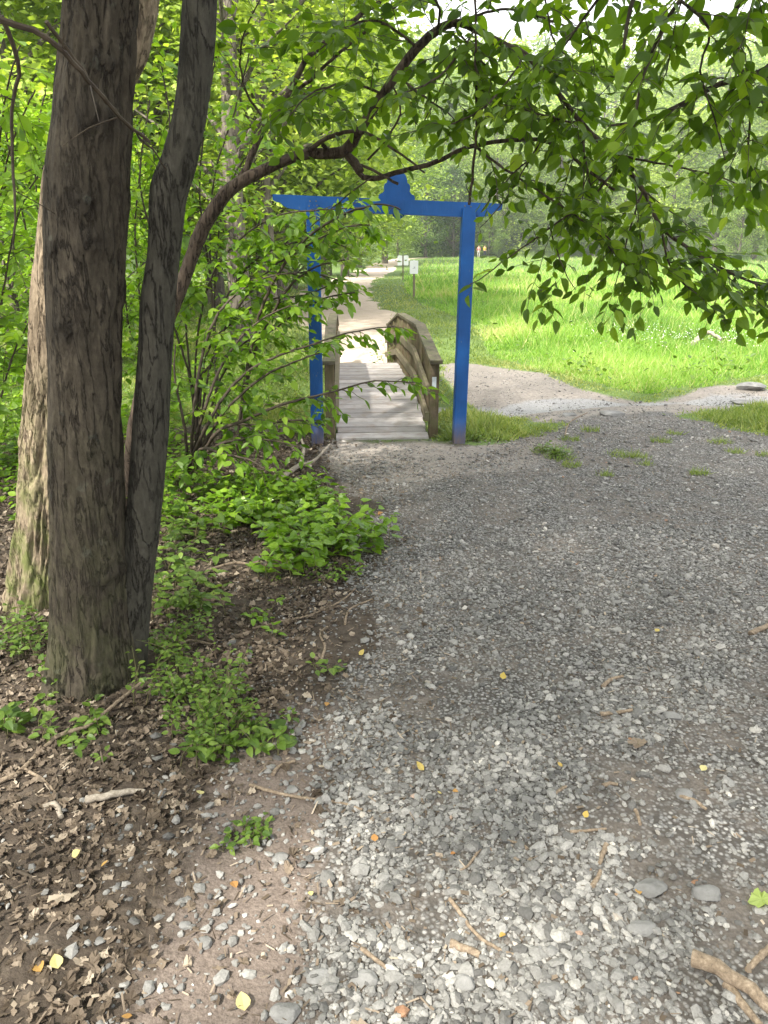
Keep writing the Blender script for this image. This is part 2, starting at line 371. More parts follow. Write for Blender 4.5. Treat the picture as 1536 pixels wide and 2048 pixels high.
Z_TRACK = np.vstack([poly_px([(895, 705), (960, 722), (1000, 735), (1080, 745), (1170, 775), (1300, 790), (1400, 775), (1470, 768), (1536, 775)]), [(9, 9.6), (9, 7.4)],
                     poly_px([(1536, 850), (1420, 815), (1330, 835), (1200, 850), (1060, 845), (1000, 800), (930, 790), (890, 760), (880, 720)])])
PATHC = np.array([(-.02, 14.3), (-.25, 16), (-.65, 18), (-1.1, 21), (-1.7, 26), (-2.2, 32), (-2.4, 40), (-2.1, 50), (-1.3, 64), (0, 82), (2.2, 105), (6, 118), (14, 124)])
PATHW = [.85, .9, 1.25, 1.55, 1.6, 1.6, 1.5, 1.5, 1.5, 1.5, 1.2, 1.0, .6]
CREEK = np.array([(-9, 8.2), (-6, 8.6), (-3.5, 9.1), (-2, 9.35), (-.6, 9.5), (.7, 9.45)] + [tuple(G(*q)[:2]) for q in [(990, 806), (1100, 799), (1230, 794), (1380, 793), (1536, 787)]] + [(7.5, 9.6), (14, 10.5)])
Z_TALL = np.vstack([poly_px([(806, 562), (815, 585), (840, 606), (900, 630), (950, 655), (975, 690), (1040, 728), (1120, 748), (1210, 772), (1300, 783), (1400, 768), (1470, 760), (1536, 750)]),
                    [(9, 12), (30, 16), (90, 30), (95, 116), (60, 122), (30, 121), (14, 119), (7, 112), (4.6, 100), (2.8, 82), (1.6, 64)]])
Z_RGRASS = np.vstack([poly_px([(1400, 832), (1460, 818), (1536, 806)]), [(9, 8.6), (9, 7.0)], poly_px([(1536, 862), (1450, 850)])])
Z_PGRASS = poly_px([(872, 870), (885, 800), (905, 765), (950, 790), (990, 825), (1040, 858), (1050, 874), (1000, 885), (950, 893), (880, 884)])
Z_LITTER = np.vstack([[(-9, -6), (-.2, -6)], poly_px([(400, 2048), (520, 1640), (650, 1420), (735, 1180), (745, 1080), (700, 1000), (640, 925), (640, 885), (560, 850)]), [(-3, 7.4), (-5, 7.0), (-9, 7)]])
def ptrack(x, y, C, Wd):
    best = np.full(x.shape, 1e9)
    for i in range(len(C) - 1):
        a, b = C[i], C[i + 1]; e = b - a; t = np.clip(((x - a[0]) * e[0] + (y - a[1]) * e[1]) / (e @ e), 0, 1)
        w = Wd[i] * (1 - t) + Wd[i + 1] * t
        best = np.minimum(best, np.hypot(x - a[0] - t * e[0], y - a[1] - t * e[1]) - w)
    return -best
def zones(x, y):
    nz = (n2(x, y, 1.6, 3, 3) - .5) * .5
    far = 1 + np.clip(y - 10, 0, 60) * .04
    z = {}
    z['gravel'] = sstep(-.22, .22, sdist(x, y, Z_GRAVEL) + nz * 1.6)
    z['dirt'] = sstep(-.40, .30, sdist(x, y, Z_DIRT) + nz * 1.2)
    z['track'] = sstep(-.2, .2, sdist(x, y, Z_TRACK) + nz * .7)
    z['path'] = sstep(-.3, .25, ptrack(x, y, PATHC, PATHW) + nz * 1.1 * far)
    z['wet'] = sstep(-.12, .22, .26 - sdist(x, y, CREEK, False) + nz * 1.7) * sstep(-2., -.5, x)
    z['tall'] = sstep(-.15 , .25, sdist(x, y, Z_TALL) + nz * .8)
    z['litter'] = sstep(-.3, .3, sdist(x, y, Z_LITTER) + nz * .8)
    z['pg'] = sstep(-.1, .1, np.maximum(sdist(x, y, Z_PGRASS), sdist(x, y, Z_RGRASS)) + nz * .4)
    return z
def zg(x, y):
    x = np.asarray(x, float); y = np.asarray(y, float)
    dc = sdist(x, y, CREEK, False)
    depth = .09 + .30 * np.exp(-((x + .6) / 1.7) ** 2) * 1.0 + .14 * sstep(.5, -4, x)
    z = -depth * np.exp(-(dc / .62) ** 2)
    z = z - .30 * np.exp(-((y - 14.6) / 1.9) ** 2) * np.exp(-((x + .2) / 3) ** 2)
    z = z + (n2(x, y, .9, 3, 11) - .5) * .07 * sstep(-.3, -1.5, x) * sstep(9, 6, y)
    z = z + 1.05 * sstep(50, 122, y)
    r = np.hypot(x * .85 - 5, y)
    z = z + np.clip(r - 126, 0, 72) * .40 + 1.2 * sstep(12, 45, -x + 2) * sstep(5, 40, y)
    z = z + .06 * (n2(x, y, .25, 2, 5) - .5) * sstep(12, 25, y)
    return z

def gridaxis(lo, hi, c, fine, grow, cap):
    a = [c]; s = fine
    while a[-1] < hi: a.append(a[-1] + s); s = min(s * grow, cap) if a[-1] > c + 3 else s
    b = [c]; s = fine
    while b[-1] > lo: b.append(b[-1] - s); s = min(s * grow, cap) if b[-1] < c - 2.5 else s
    return np.array(b[::-1][:-1] + a)
gx = gridaxis(-330, 330, .5, .045, 1.045, 8); gy = gridaxis(-40, 380, 3.5, .045, 1.025, 7)
X, Y = np.meshgrid(gx, gy); x, y = X.ravel(), Y.ravel()
Z = zg(x, y)
near = sstep(10, 7, y) * sstep(9, 6, np.abs(x))
zn = zones(x, y)
Z = Z + near * zn['gravel'] * (n2(x, y, 5, 3, 21) - .5) * .012 + near * zn['litter'] * (n2(x, y, 7, 3, 22) - .5) * .03
nx, ny = len(gx), len(gy)
i = np.arange(ny - 1)[:, None] * nx + np.arange(nx - 1)[None]
F = np.stack([i, i + 1, i + nx + 1, i + nx], -1).reshape(-1, 4)
gm = MT('ground_soil'); m = gm
v = m.co(); nf = m.noise(v, 3., 6, .65); nm = m.noise(v, 22., 5, .65); ns = m.noise(v, 120., 4, .7)
def zw(a, w=.5): # zone weight broken up with noise so edges are ragged
    return m.mr(m.math('ADD', m.attr(a), m.math('MULTIPLY', m.math('SUBTRACT', m.math('ADD', m.math('MULTIPLY', nm, .6), m.math('MULTIPLY', nf, .4)), .5), w * 1.6)), .35, .65)
soil = m.ramp(nm, [(.3, (.032, .024, .017)), (.55, (.065, .050, .037)), (.8, (.12, .096, .073))])
meadow = m.ramp(nm, [(.3, (.055, .095, .022)), (.6, (.11, .165, .04)), (.85, (.19, .20, .08))])
woods = soil
c = m.mix(zw('woodsfloor'), meadow, woods)
dirt = m.ramp(m.math('ADD', m.math('MULTIPLY', nm, .6), m.math('MULTIPLY', ns, .4)), [(.3, (.13, .112, .094)), (.5, (.215, .19, .165)), (.72, (.31, .28, .245))])
pathc = m.ramp(m.math('ADD', m.math('MULTIPLY', nm, .5), m.math('MULTIPLY', nf, .5)), [(.3, (.34, .265, .205)), (.5, (.46, .37, .295)), (.7, (.56, .46, .375))])
c = m.mix(zw('path', .35), c, pathc)
c = m.mix(zw('track'), c, dirt)
gs = m.vor(v, 70., 'F1', 'Color'); gd = m.vor(v, 70., 'F1', 'Distance')
gcol = m.mix(m.mr(gd, .25, .6), m.ramp(gs, [(.1, (.10, .098, .094)), (.5, (.21, .207, .20)), (.9, (.36, .35, .33))]), (.06, .054, .047))
gsoil = m.ramp(m.math('ADD', m.math('MULTIPLY', nm, .5), m.math('MULTIPLY', ns, .5)), [(.3, (.065, .055, .047)), (.55, (.14, .12, .102)), (.75, (.23, .20, .172))])
gcol = m.mix(m.mr(nf, .42, .62), gcol, gsoil)
c = m.mix(zw('gravel'), c, gcol)
c = m.mix(zw('dirt'), c, dirt)
c = m.mix(zw('litter'), c, soil)
c = m.mix(zw('bare'), c, m.ramp(m.math('ADD', m.math('MULTIPLY', nm, .4), m.math('MULTIPLY', ns, .6)), [(.3, (.065, .050, .040)), (.5, (.135, .107, .089)), (.75, (.23, .19, .16))]))
c = m.mix(zw('wet', .4), c, m.ramp(ns, [(.35, (.12, .112, .104)), (.55, (.24, .235, .23)), (.75, (.38, .378, .38))]))
c = m.mix(zw('pg'), c, meadow)
rough = m.mr(zw('wet', .4), 0, 1, .9, .45)
hh = m.math('ADD', m.math('MULTIPLY', gd, -.5), m.math('MULTIPLY', ns, .6)); b = m.bump(hh, .6, .01); b = m.bump(nm, .5, .02, b)
M['ground'] = m.fin(c, rough, b, .3)
va = {k: zn[k] for k in ('gravel', 'dirt', 'track', 'path', 'wet', 'litter', 'pg')}
ed_ = sdist(x, y, Z_GRAVEL); va['bare'] = np.exp(-((ed_ + .10) / .24) ** 2) * sstep(3.0, 2.1, y) * sstep(-2, -.5, x)
va['woodsfloor'] = np.maximum(.9 * sstep(7.4, 6.4, y + .25 * np.clip(-x - 1, 0, 4)), 0)
g = MB(); g.add(np.stack([x, y, Z], -1), F)
go = g.build('ground', M['ground'], smooth=True, vattrs=va); go['kind'] = 'structure'

# shallow stream running under the bridge
m = MT('stream_water'); m.p.inputs['Transmission Weight'].default_value = .0; n = m.noise(m.co((1, 1, 1)), 14, 4)
M['water'] = m.fin(m.ramp(n, [(.3, (.05, .05, .045)), (.7, (.10, .10, .095))]), .08, m.bump(n, .25, .02), .5)
CW = CREEK[:6]
cr2, _ = resample(np.c_[CW, np.zeros(len(CW))], np.ones(len(CREEK)), .25)
T = norm(np.gradient(cr2, axis=0)); Nn = np.stack([-T[:, 1], T[:, 0], 0 * T[:, 0]], -1)
wz = zg(cr2[:, 0], cr2[:, 1]) + .012 + np.where(cr2[:, 0] > .9, -.004, .03)
mb = MB(); wd = .02 + .22 * sstep(.45, .75, n2(cr2[:, 0], cr2[:, 1], 1.4, 2, 9)) + .20 * sstep(1.2, .7, cr2[:, 0])
A = cr2 + Nn * wd[:, None]; B = cr2 - Nn * wd[:, None]; A[:, 2] = wz; B[:, 2] = wz
k = np.arange(len(cr2) - 1)
mb.add(np.r_[A, B], np.stack([k + len(cr2), k + 1 + len(cr2), k + 1, k], -1)); o = mb.build('stream_water', M['water'], smooth=True); o['kind'] = 'structure'

# ------------------------------------------------------------------ footbridge
PF = G(673, 881); PR = G(856, 877)
D = norm(np.array([-.053, 1, 0.])); S = np.array([D[1], -D[0], 0])        # along / to the right
BW = (PR - PF) @ S
O0 = PF + S * BW / 2                                                       # middle of the near edge
KS = np.array([0, 1.5, 4.35, 7.2]); KZ = np.array([.03, .22, .13, -.28])
def dz(s): return np.interp(s, KS, KZ)
def bp(s, l, h): return O0 + D * s + S * l + np.array([0, 0, dz(s) + h])
HW = BW / 2
bridge = empty('footbridge', 'weathered wooden footbridge with humped deck and slatted railings beyond the blue gate', 'footbridge', tuple(O0))
rg = np.random.default_rng(3)
mb = MB(); s = 0.0
while s < 7.3:
    w = .142; a, b_ = bp(s + .003, 0, 0), bp(min(s + w - .004, 7.3), 0, 0); e = (b_ - a) / 2; u = norm(np.cross(S, norm(e)))
    yw = rg.normal(0, .004); box(mb, (a + b_) / 2 - u * -.0 + np.array([0, 0, rg.normal(0, .002)]) - np.array([0, 0, .019]), S * (HW - .0 + rg.normal(0, .006)) + D * yw, e, u * .019, rg.random(), 0, .004)
    s += w
part(mb, 'deck', M['plank'], bridge)
def along(mb, s0, s1, l, h, hw, hh, a=.5, bev=.004):
    ks = [s0] + [k for k in KS if s0 < k < s1] + [s1]
    for p, q in zip(ks[:-1], ks[1:]):
        A, B = bp(p, l, h), bp(q, l, h)
        if p < 0: A = bp(0, l, h) + D * p
        e = (B - A) / 2; u = norm(np.cross(S, norm(e))); u = u * np.sign(u[2])
        box(mb, (A + B) / 2, S * hw, e * 1.0, u * hh, a + rg.normal(0, .08), 0, bev)
mb = MB()
for l in (-HW + .06, 0, HW - .06): along(mb, .05, 7.25, l, -.155, .03, .11, .2)
part(mb, 'joist', M['rail'], bridge)
for sd_, nm_ in ((1, 'right'), (-1, 'left')):
    rl = HW + .055
    postS = [.10, .93, 1.78, 2.68, 3.58, 4.5, 5.45, 6.4, 7.2]
    for k in postS:
        mb = MB(); c0 = bp(k, sd_ * rl, 0); top = .70 if k > .2 else .69
        hgt = top + .45; box(mb, c0 + np.array([0, 0, top - hgt / 2 - .004]), S * .044, D * .044, np.array([0, 0, hgt / 2]), .45 + rg.normal(0, .15), 0, .005)
        po = part(mb, 'post', M['picket'], bridge)
        if sd_ == 1 and k < .2:
            mb = MB(); box(mb, c0 + np.array([0, 0, .49]) - D * .046 - S * .004, S * .020, D * .0025, np.array([0, 0, .058])); q = part(mb, 'painted_blaze', M['blaze'], bridge); q['label'] = 'pale blue painted trail blaze'
    mb = MB(); along(mb, -.06, 7.35, sd_ * (rl + .0), .715, .058, .018, .12); part(mb, 'cap_rail', M['rail'], bridge)
    for h in (.43, .17):
        mb = MB(); along(mb, .06, 7.3, sd_ * (rl - .044 - .020), h, .019, .044, .75); part(mb, 'rail', M['rail'], bridge)
    for k in np.arange(.23, 7.15, .128):
        if min(abs(k - q) for q in postS) < .06: continue
        mb = MB(); c0 = bp(k, sd_ * (rl - .005), 0); box(mb, c0 + np.array([0, 0, .36]), S * .017, D * .042, np.array([0, 0, .334]), rg.random()); part(mb, 'picket', M['picket'], bridge)

# ------------------------------------------------------------------ blue gate
gate = empty('gate_arch', 'bright blue painted wooden gate arch with scalloped crest standing over the path', 'gate', tuple(G(775, 890)))
gl = (G(622, 893) + G(646, 890)) / 2 + np.array([0, .05, 0]); gr_ = (G(905, 888) + G(930, 887)) / 2 + np.array([0, .05, 0])
GDv = norm((gr_ - gl) * [1, 1, 0]); GN = np.array([-GDv[1], GDv[0], 0])
for base, tpx in ((gl, (627, 420)), (gr_, (937, 430))):
    t_ = P(*tpx, base[1] + .02); h = 2.06
    mb = MB(); lean = np.array([t_[0] - base[0], 0.0, 0]) * .9; ax = (np.array([0, 0, h + .12]) + lean) / 2
    box(mb, base + ax - [0, 0, .12], GDv * .057, GN * .057, ax, .5, 0, .006); part(mb, 'post', M['blue'], gate)
for bx_, by_ in ((620, 402), (632, 402), (618, 412), (634, 411), (930, 412), (942, 413)):
    q = P(bx_, by_, 6.72 + (bx_ > 700) * .11); mb = MB(); tube(mb, [q, q + GN * -.012 + GN * .03], [.006, .006], 8); part(mb, 'bolt', M['rail'], gate)
# cross beam with notched (ogee) ends, and crest: extruded outlines
bo = P(555, 388, gl[1] + .03); be = P(985, 405, gr_[1] + .03)
bo_top = P(546, 389, 6.78); br_top = P(1003, 408, 6.90); L_ = np.linalg.norm(br_top - bo_top); ex = norm(br_top - bo_top)
fz = norm(np.cross(ex, GN)); fz = fz * np.sign(fz[2])
def extrude(mb, outline, org, ex, ez, n, th, a=.5):
    o = np.array(outline); V = np.array([org + ex * p[0] + ez * p[1] for p in o]); k = len(o)
    VV = np.r_[V - n * th, V + n * th]; i = np.arange(k); j = (i + 1) % k
    mb.add(VV, [np.stack([i, j, j + k, i + k], -1), i[None], (i[::-1] + k)[None]], a)
bh = .118
ol = [(0, 0), (L_, 0), (L_, -.045), (L_ - .03, -.058), (L_ - .06, -.06), (L_ - .085, -.085), (L_ - .13, -.105), (L_ - .20, -.112), (L_ - .24, -bh), (.24, -bh), (.20, -.112), (.13, -.105), (.085, -.085), (.06, -.06), (.03, -.058), (0, -.045)]
mb = MB(); extrude(mb, ol[::-1], bo_top, ex, fz, GN, .045); part(mb, 'crossbeam', M['blue'], gate)
cc = P(793, 402, 6.84)
hw_ = [(.150, -.004), (.156, .022), (.149, .046), (.124, .058), (.108, .076), (.112, .104), (.105, .130), (.086, .143), (.082, .170), (.070, .198), (.048, .220), (.018, .231)]
ol = hw_ + [(-q[0], q[1]) for q in hw_[::-1]]
mb = MB(); extrude(mb, ol, cc, ex, fz, GN, .02); part(mb, 'crest', M['blue'], gate)
mb = MB(); extrude(mb, [(-.055, -.03), (-.045, -.055), (-.02, -.07), (.02, -.07), (.045, -.055), (.055, -.03), (.055, 0), (-.055, 0)], P(797, 427, 6.84) + fz * .03, ex, fz, GN, .02); part(mb, 'pendant', M['blue'], gate)

# ------------------------------------------------------------------ signs along the path
def sign(px, py, toppx, hw, hh, label, double=False, mark=True):
    b = G(px, py); b[2] = zg(b[0], b[1]); t = P(toppx[0], toppx[1], b[1])
    e = empty('notice_sign', label, 'sign', tuple(b)); hgt = t[2] - b[2]
    mb = MB(); c = b + (t - b) / 2 - [0, 0, .1]; box(mb, c, (.045, 0, 0), (0, .045, 0), (t - b) / 2 * [1, 1, 1] + [0, 0, .1], .8, 0, .008); part(mb, 'post', M['rail'], e)
    def panel(cx, cz, hw):
        k = .03; ol = [(hw, -hh + k), (hw, hh - k), (hw - k, hh), (.3 * hw, hh), (.12 * hw, hh + .02), (-.12 * hw, hh + .02), (-.3 * hw, hh), (-hw + k, hh), (-hw, hh - k), (-hw, -hh + k), (-hw + k, -hh), (hw - k, -hh)]
        mb = MB(); extrude(mb, ol, np.array([cx, b[1] - .06, cz]), np.array([1., 0, 0]), np.array([0, 0, 1.]), np.array([0, 1., 0]), .01); p_ = part(mb, 'panel', M['white'], e)
        if mark:
            mb = MB(); box(mb, (cx + .02, b[1] - .073, cz), (.03, 0, 0), (0, .001, 0), (0, 0, .012)); box(mb, (cx + .0, b[1] - .073, cz - .05), (.055, 0, 0), (0, .001, 0), (0, 0, .005)); q = part(mb, 'print', M['print'], e); 
    if double:
        panel(t[0] - hw * .55, t[2] - hh, hw * .42); panel(t[0] + hw * .55, t[2] - hh, hw * .42)
    else: panel(t[0], t[2] - hh + .02, hw)
sign(828, 596, (828, 522), .165, .25, 'nearer white notice board on a wooden post at the edge of the tall grass')
sign(806, 562, (806, 511), .36, .30, 'farther post with two narrow white boards side by side, where the trail bends', True, False)
b = G(560, 605); t = P(559, 535, b[1])
e = empty('trail_marker', 'small white trail marker post left of the blue gate beyond the bushes', 'marker', tuple(b))
mb = MB(); box(mb, (b + t) / 2 + [0, .045, 0], (.04, 0, 0), (0, .04, 0), (t - b) / 2 + [0, 0, .03], .3); part(mb, 'post', M['rail'], e)
mb = MB(); box(mb, t - [0, 0, .18], (.06, 0, 0), (0, .004, 0), (0, 0, .20), .5, 0, .002); part(mb, 'panel', M['white'], e)

# ------------------------------------------------------------------ two far walkers
def person(loc, mats, label, ph):
    e = empty('person', label, 'person', tuple(loc))
    J = [(0, 0, .95, .13), (0, 0, 1.18, .12), (0, 0, 1.40, .14), (0, 0, 1.50, .06), (0, .01, 1.60, .085), (0, .01, 1.72, .075),
         (.19, 0, 1.41, .055), (.26, .03, 1.14, .042), (.24, -.10, .92, .034), (-.19, 0, 1.41, .055), (-.26, -.02, 1.14, .042), (-.24, -.14, .93, .034),
         (.10, 0, .88, .095), (.11, -.06 * ph, .48, .065), (.11, .08 * ph, .08, .045), (.11, -.06 + .08 * ph, .03, .035),
         (-.10, 0, .88, .095), (-.11, -.02, .48, .065), (-.11, .12 * -ph, .08, .045), (-.11, .12 * -ph - .13, .03, .035)]
    E_ = [(0, 1), (1, 2), (2, 3), (3, 4), (4, 5), (2, 6), (6, 7), (7, 8), (2, 9), (9, 10), (10, 11), (0, 12), (12, 13), (13, 14), (14, 15), (0, 16), (16, 17), (17, 18), (18, 19)]
    def sk(name, idx, mat, grow):
        mp = {a: i for i, a in enumerate(idx)}; me = bpy.data.meshes.new(name)
        me.from_pydata([J[a][:3] for a in idx], [(mp[a], mp[b]) for a, b in E_ if a in mp and b in mp], [])
        o = bpy.data.objects.new(name, me); COL.objects.link(o); o.parent = e; me.materials.append(mat)
        md = o.modifiers.new('skin', 'SKIN'); 
        for a in idx:
            r_ = J[a][3] + grow; me.skin_vertices[0].data[mp[a]].radius = (r_, r_ * .8)
        me.skin_vertices[0].data[mp.get(0, 0)].use_root = True
        sb = o.modifiers.new('sub', 'SUBSURF'); sb.levels = 1; sb.render_levels = 1; md.use_smooth_shade = True
    sk('body', list(range(20)), M['skin'], 0); sk('shirt', [0, 1, 2, 6, 7, 9, 10], mats[0], .022); sk('trousers', [0, 12, 13, 14, 16, 17, 18], mats[1], .018)
    mb = MB(); V = ICO * [.095, .105, .09] + [0, .03, 1.73]; mb.add(V, ICOF); o = mb.build('hair', M['hair'], e, True)
    e.rotation_euler[2] = ph * .4
def far_pt(px, py, d):
    q = P(px, py, d); q[2] = zg(q[0], q[1]); return q
person(far_pt(969, 512, 118), (M['yellow_cloth'], M['dark_cloth']), 'far walker in a yellow top and dark trousers on the trail past the meadow', 1)
person(far_pt(957, 512, 117), (M['pink_cloth'], M['pale_cloth']), 'far walker in a pinkish top and pale trousers beside the one in yellow', -1)

# ------------------------------------------------------------------ trunks of the near trees
def scar_hollow_attr(V, spots):
    a = np.zeros(len(V))
    for (px, py, dep, s_) in spots:
        s_ = s_ * 1.35; q = P(px, py, dep); d = np.linalg.norm((V - q) * [1, .8, 1.15], axis=1); w_ = np.exp(-(d / s_) ** 2); a = np.maximum(a, w_)
    return a
def trunk_from_px(rows, dep, k=150, dz_=.012, amp=.008, fx=22., fz=3.2, seed=0, extra=None, flute=0., ztop=7.):
    # rows: (pixel y, left px, right px) measured in the photo; dep: distance of the axis
    c, r = [], []
    for yy, xl, xr in rows:
        a, b = P(xl, yy, dep), P(xr, yy, dep); c.append((a + b) / 2); r.append((b[0] - a[0]) / 2)
    c = np.array(c); r = np.array(r); o_ = np.argsort(c[:, 2]); c = c[o_]; r = r[o_]
    if extra:
        for q in extra: c = np.vstack([c, q[:3]]); r = np.append(r, q[3])
    zs = np.arange(c[0, 2] - .06, c[-1, 2], dz_)
    cx = np.interp(zs, c[:, 2], c[:, 0]); cy = np.interp(zs, c[:, 2], c[:, 1]); rr = np.interp(zs, c[:, 2], r)
    kk = 9; ker = np.ones(kk) / kk
    sm = lambda a: np.convolve(np.pad(a, kk // 2, 'edge'), ker, 'valid')
    cx, cy, rr = sm(cx), sm(cy), sm(rr)
    th = np.arange(k) * 2 * np.pi / k
    ZZ, TH = np.meshgrid(zs, th, indexing='ij'); RR = rr[:, None] * np.ones_like(TH)
    u = np.stack([np.cos(TH) * .18 * fx, np.sin(TH) * .18 * fx, ZZ * fz * 1.5], -1)
    warp = fbm(np.stack([np.cos(TH) * 2, np.sin(TH) * 2, ZZ * 4], -1), 3, seed + 9) * 1.3
    n1 = fbm(u + warp[..., None], 4, seed); rid = 1 - np.abs(n1 * 2 - 1) * 2.2
    plates = sstep(.35, .65, fbm(np.stack([np.cos(TH) * 1.3, np.sin(TH) * 1.3, ZZ * 1.6], -1), 2, seed + 3))
    d = -amp * np.clip(rid, 0, 1) * (.35 + 1.0 * plates)
    d = d + amp * 2.2 * (fbm(np.stack([np.cos(TH) * 1.6, np.sin(TH) * 1.6, ZZ * 1.8], -1), 3, seed + 5) - .5)
    d = d + .25 * amp * (fbm(u * 4, 3, seed + 7) - .5)
    base = np.exp(-(ZZ - zs[0]) / .24); d = d + flute * base * (np.sin(TH * 5 + seed) * .5 + np.sin(TH * 3 + 1.3) * .5 + .6)
    RR = RR + d
    V = np.stack([cx[:, None] + RR * np.cos(TH), cy[:, None] + RR * np.sin(TH), ZZ], -1)
    n = len(zs); i = np.arange(n - 1)[:, None] * k; j = np.arange(k)[None]; j2 = (j + 1) % k
    return V.reshape(-1, 3), np.stack([i + j, i + j2, i + k + j2, i + k + j], -1).reshape(-1, 4), (cx[-1], cy[-1], zs[-1], rr[-1])

SUNV = np.array(sd[:])
GAPS = [(G(905, 1545), .17), (G(640, 1720), .26), (G(540, 1830), .30), (G(440, 1950), .26), (G(850, 1760), .20), (G(1000, 1900), .30), (G(1150, 1700), .20), (G(1400, 1640), .22), (G(760, 2020), .22), (G(430, 1150), .16), (G(640, 780), .25), (P(60, 900, 3.3), .28), (P(60, 1050, 3.3), .22), (P(625, 740, 6.7), .15), (P(540, 600, 5.6), .5), (P(400, 480, 5.6), .5), (P(560, 1050, 4.5), .3), (P(440, 1020, 4.8), .3)]
def crown_cluster(mb, centres, per, spread, size, rg, tmpl=CARD, flat=.45, tb=0., droop=.25, gaps=False):
    # leaf-sized faces in loose flattened sprays round each centre
    C_ = np.repeat(centres, per, 0); n = len(C_)
    off = rg.normal(0, 1, (n, 3)) * [spread, spread, spread * flat]
    p = C_ + off
    cl = np.repeat(rg.normal(0, .13, len(centres)), per)
    if gaps:      # leaves left out along the sun rays so light reaches chosen spots
        kp = np.ones(n, bool)
        for q, gr in GAPS:
            w_ = p - q; dist = np.linalg.norm(w_ - (w_ @ SUNV)[:, None] * SUNV, axis=1); kp &= dist > gr * .55 * rg.uniform(.4, 1.7, n)
        p = p[kp]; cl = cl[kp]; n = len(p)
    d = rg.normal(0, 1, (n, 3)); d[:, 2] = d[:, 2] * .35 - droop; d = norm(d)
    X, Y, Z_ = frames(d, np.array([0, 0, 1.]), rg, .45)
    t = np.clip(rg.beta(2.2, 2.4, n) + cl + tb, 0, 1)
    inst(mb, tmpl[0], tmpl[1], p, X, Y, Z_, size * rg.uniform(.6, 1.3, n), t)
def limbs(mb, base, r0, tips, rg, k=6, wob=.12):
    for t_, r_ in tips:
        mid = base + (t_ - base) * .5 + np.array([0, 0, .12 * np.linalg.norm(t_ - base)]) + rg.normal(0, wob, 3)
        pt, rd = resample([base, mid, t_], [r0, r0 * .55, r_], .5); tube(mb, pt, rd, k)

# twin-stemmed maple in front
TW = G(190, 1400) + np.array([0, .2, 0])
twin = empty('twin_trunk_maple', 'dark twin-stemmed tree, thick and thin trunk joined at the base, nearest on the left', 'tree', tuple(TW))
rowsA = [(-150, 140, 285), (0, 128, 276), (100, 119, 272), (200, 108, 266), (350, 93, 261), (450, 92, 256), (600, 97, 250), (700, 97, 243), (800, 98, 242), (900, 97, 244), (1000, 99, 247), (1100, 103, 250), (1200, 105, 255), (1300, 103, 262), (1370, 96, 274), (1395, 86, 288), (1430, 60, 310)]
SP = [(190, 235, 2.62, .055), (205, 120, 2.62, .035), (150, 400, 2.62, .05), (185, 480, 2.62, .035), (170, 250, 2.62, .03), (110, 495, 2.64, .03), (235, 352, 2.64, .022), (230, 600, 2.63, .03), (130, 655, 2.64, .05), (210, 1385, 2.62, .06), (230, 1150, 2.64, .05), (235, 700, 2.66, .03), (380, 120, 2.8, .03), (325, 250, 2.78, .02)]  # bark scars, plus a dark patch coloured into the hollow at the foot
V, F, tA = trunk_from_px(rowsA, 2.74, 190, .010, .011, 30, 3.4, 1, [(-1.35, 2.9, 4.6, .16), (-1.5, 2.8, 7.2, .12)], .075)
scA = scar_hollow_attr(V, SP); rad_ = norm((V - np.array([V[:, 0].mean(), 2.74, 0])) * [1, 1, 0]); V = V + rad_ * (scA * .026 * (fbm(V * 45, 3, 77)[:, None].ravel() - .15) * 2)[:, None]
mb = MB(); mb.add(V, F)
rowsB = [(-150, 385, 452), (0, 366, 436), (100, 360, 430), (180, 354, 420), (250, 343, 410), (320, 322, 396), (365, 300, 384), (395, 299, 372), (500, 297, 362), (600, 281, 351), (700, 277, 346), (800, 268, 340), (900, 262, 335), (1000, 255, 326), (1100, 242, 314), (1200, 226, 302), (1300, 210, 292), (1400, 196, 292)]
V, F, tB = trunk_from_px(rowsB, 2.80, 120, .010, .003, 18, 2.6, 4, [(-.62, 2.9, 4.6, .075), (-.3, 3.2, 7.4, .05)], .02)
mb.add(V, F, None, 1); scA = np.r_[scA, scar_hollow_attr(V, SP)]
rg = np.random.default_rng(11)
cen = []
for a in range(70):
    th, rr_ = rg.uniform(0, 6.28), 5.2 * rg.random() ** .5
    cen.append((-2.0 + rr_ * math.cos(th), .9 + rr_ * .95 * math.sin(th), rg.uniform(5.6, 9.2) - .04 * rr_ ** 2))
cen = np.array(cen)
for q in cen[::3]:
    s_ = np.array([-1.45, 2.85, rg.uniform(4.6, 7)]); pt, rd = resample([s_, (s_ + q) / 2 + [0, 0, .3], q], [.05, .03, .01], .5); tube(mb, pt, rd, 5)
o = mb.build('trunk', [M['bark_dark'], M['bark_smooth']], twin, True, {'scar_and_hollow': np.r_[scA, np.zeros(mb.n - len(scA))]}); local(o, twin)
mb = MB(); crown_cluster(mb, cen, 170, .62, .13, rg, gaps=True); part(mb, 'crown', M['leaf_over'], twin)  # out-of-view crown, spread to shade the foreground
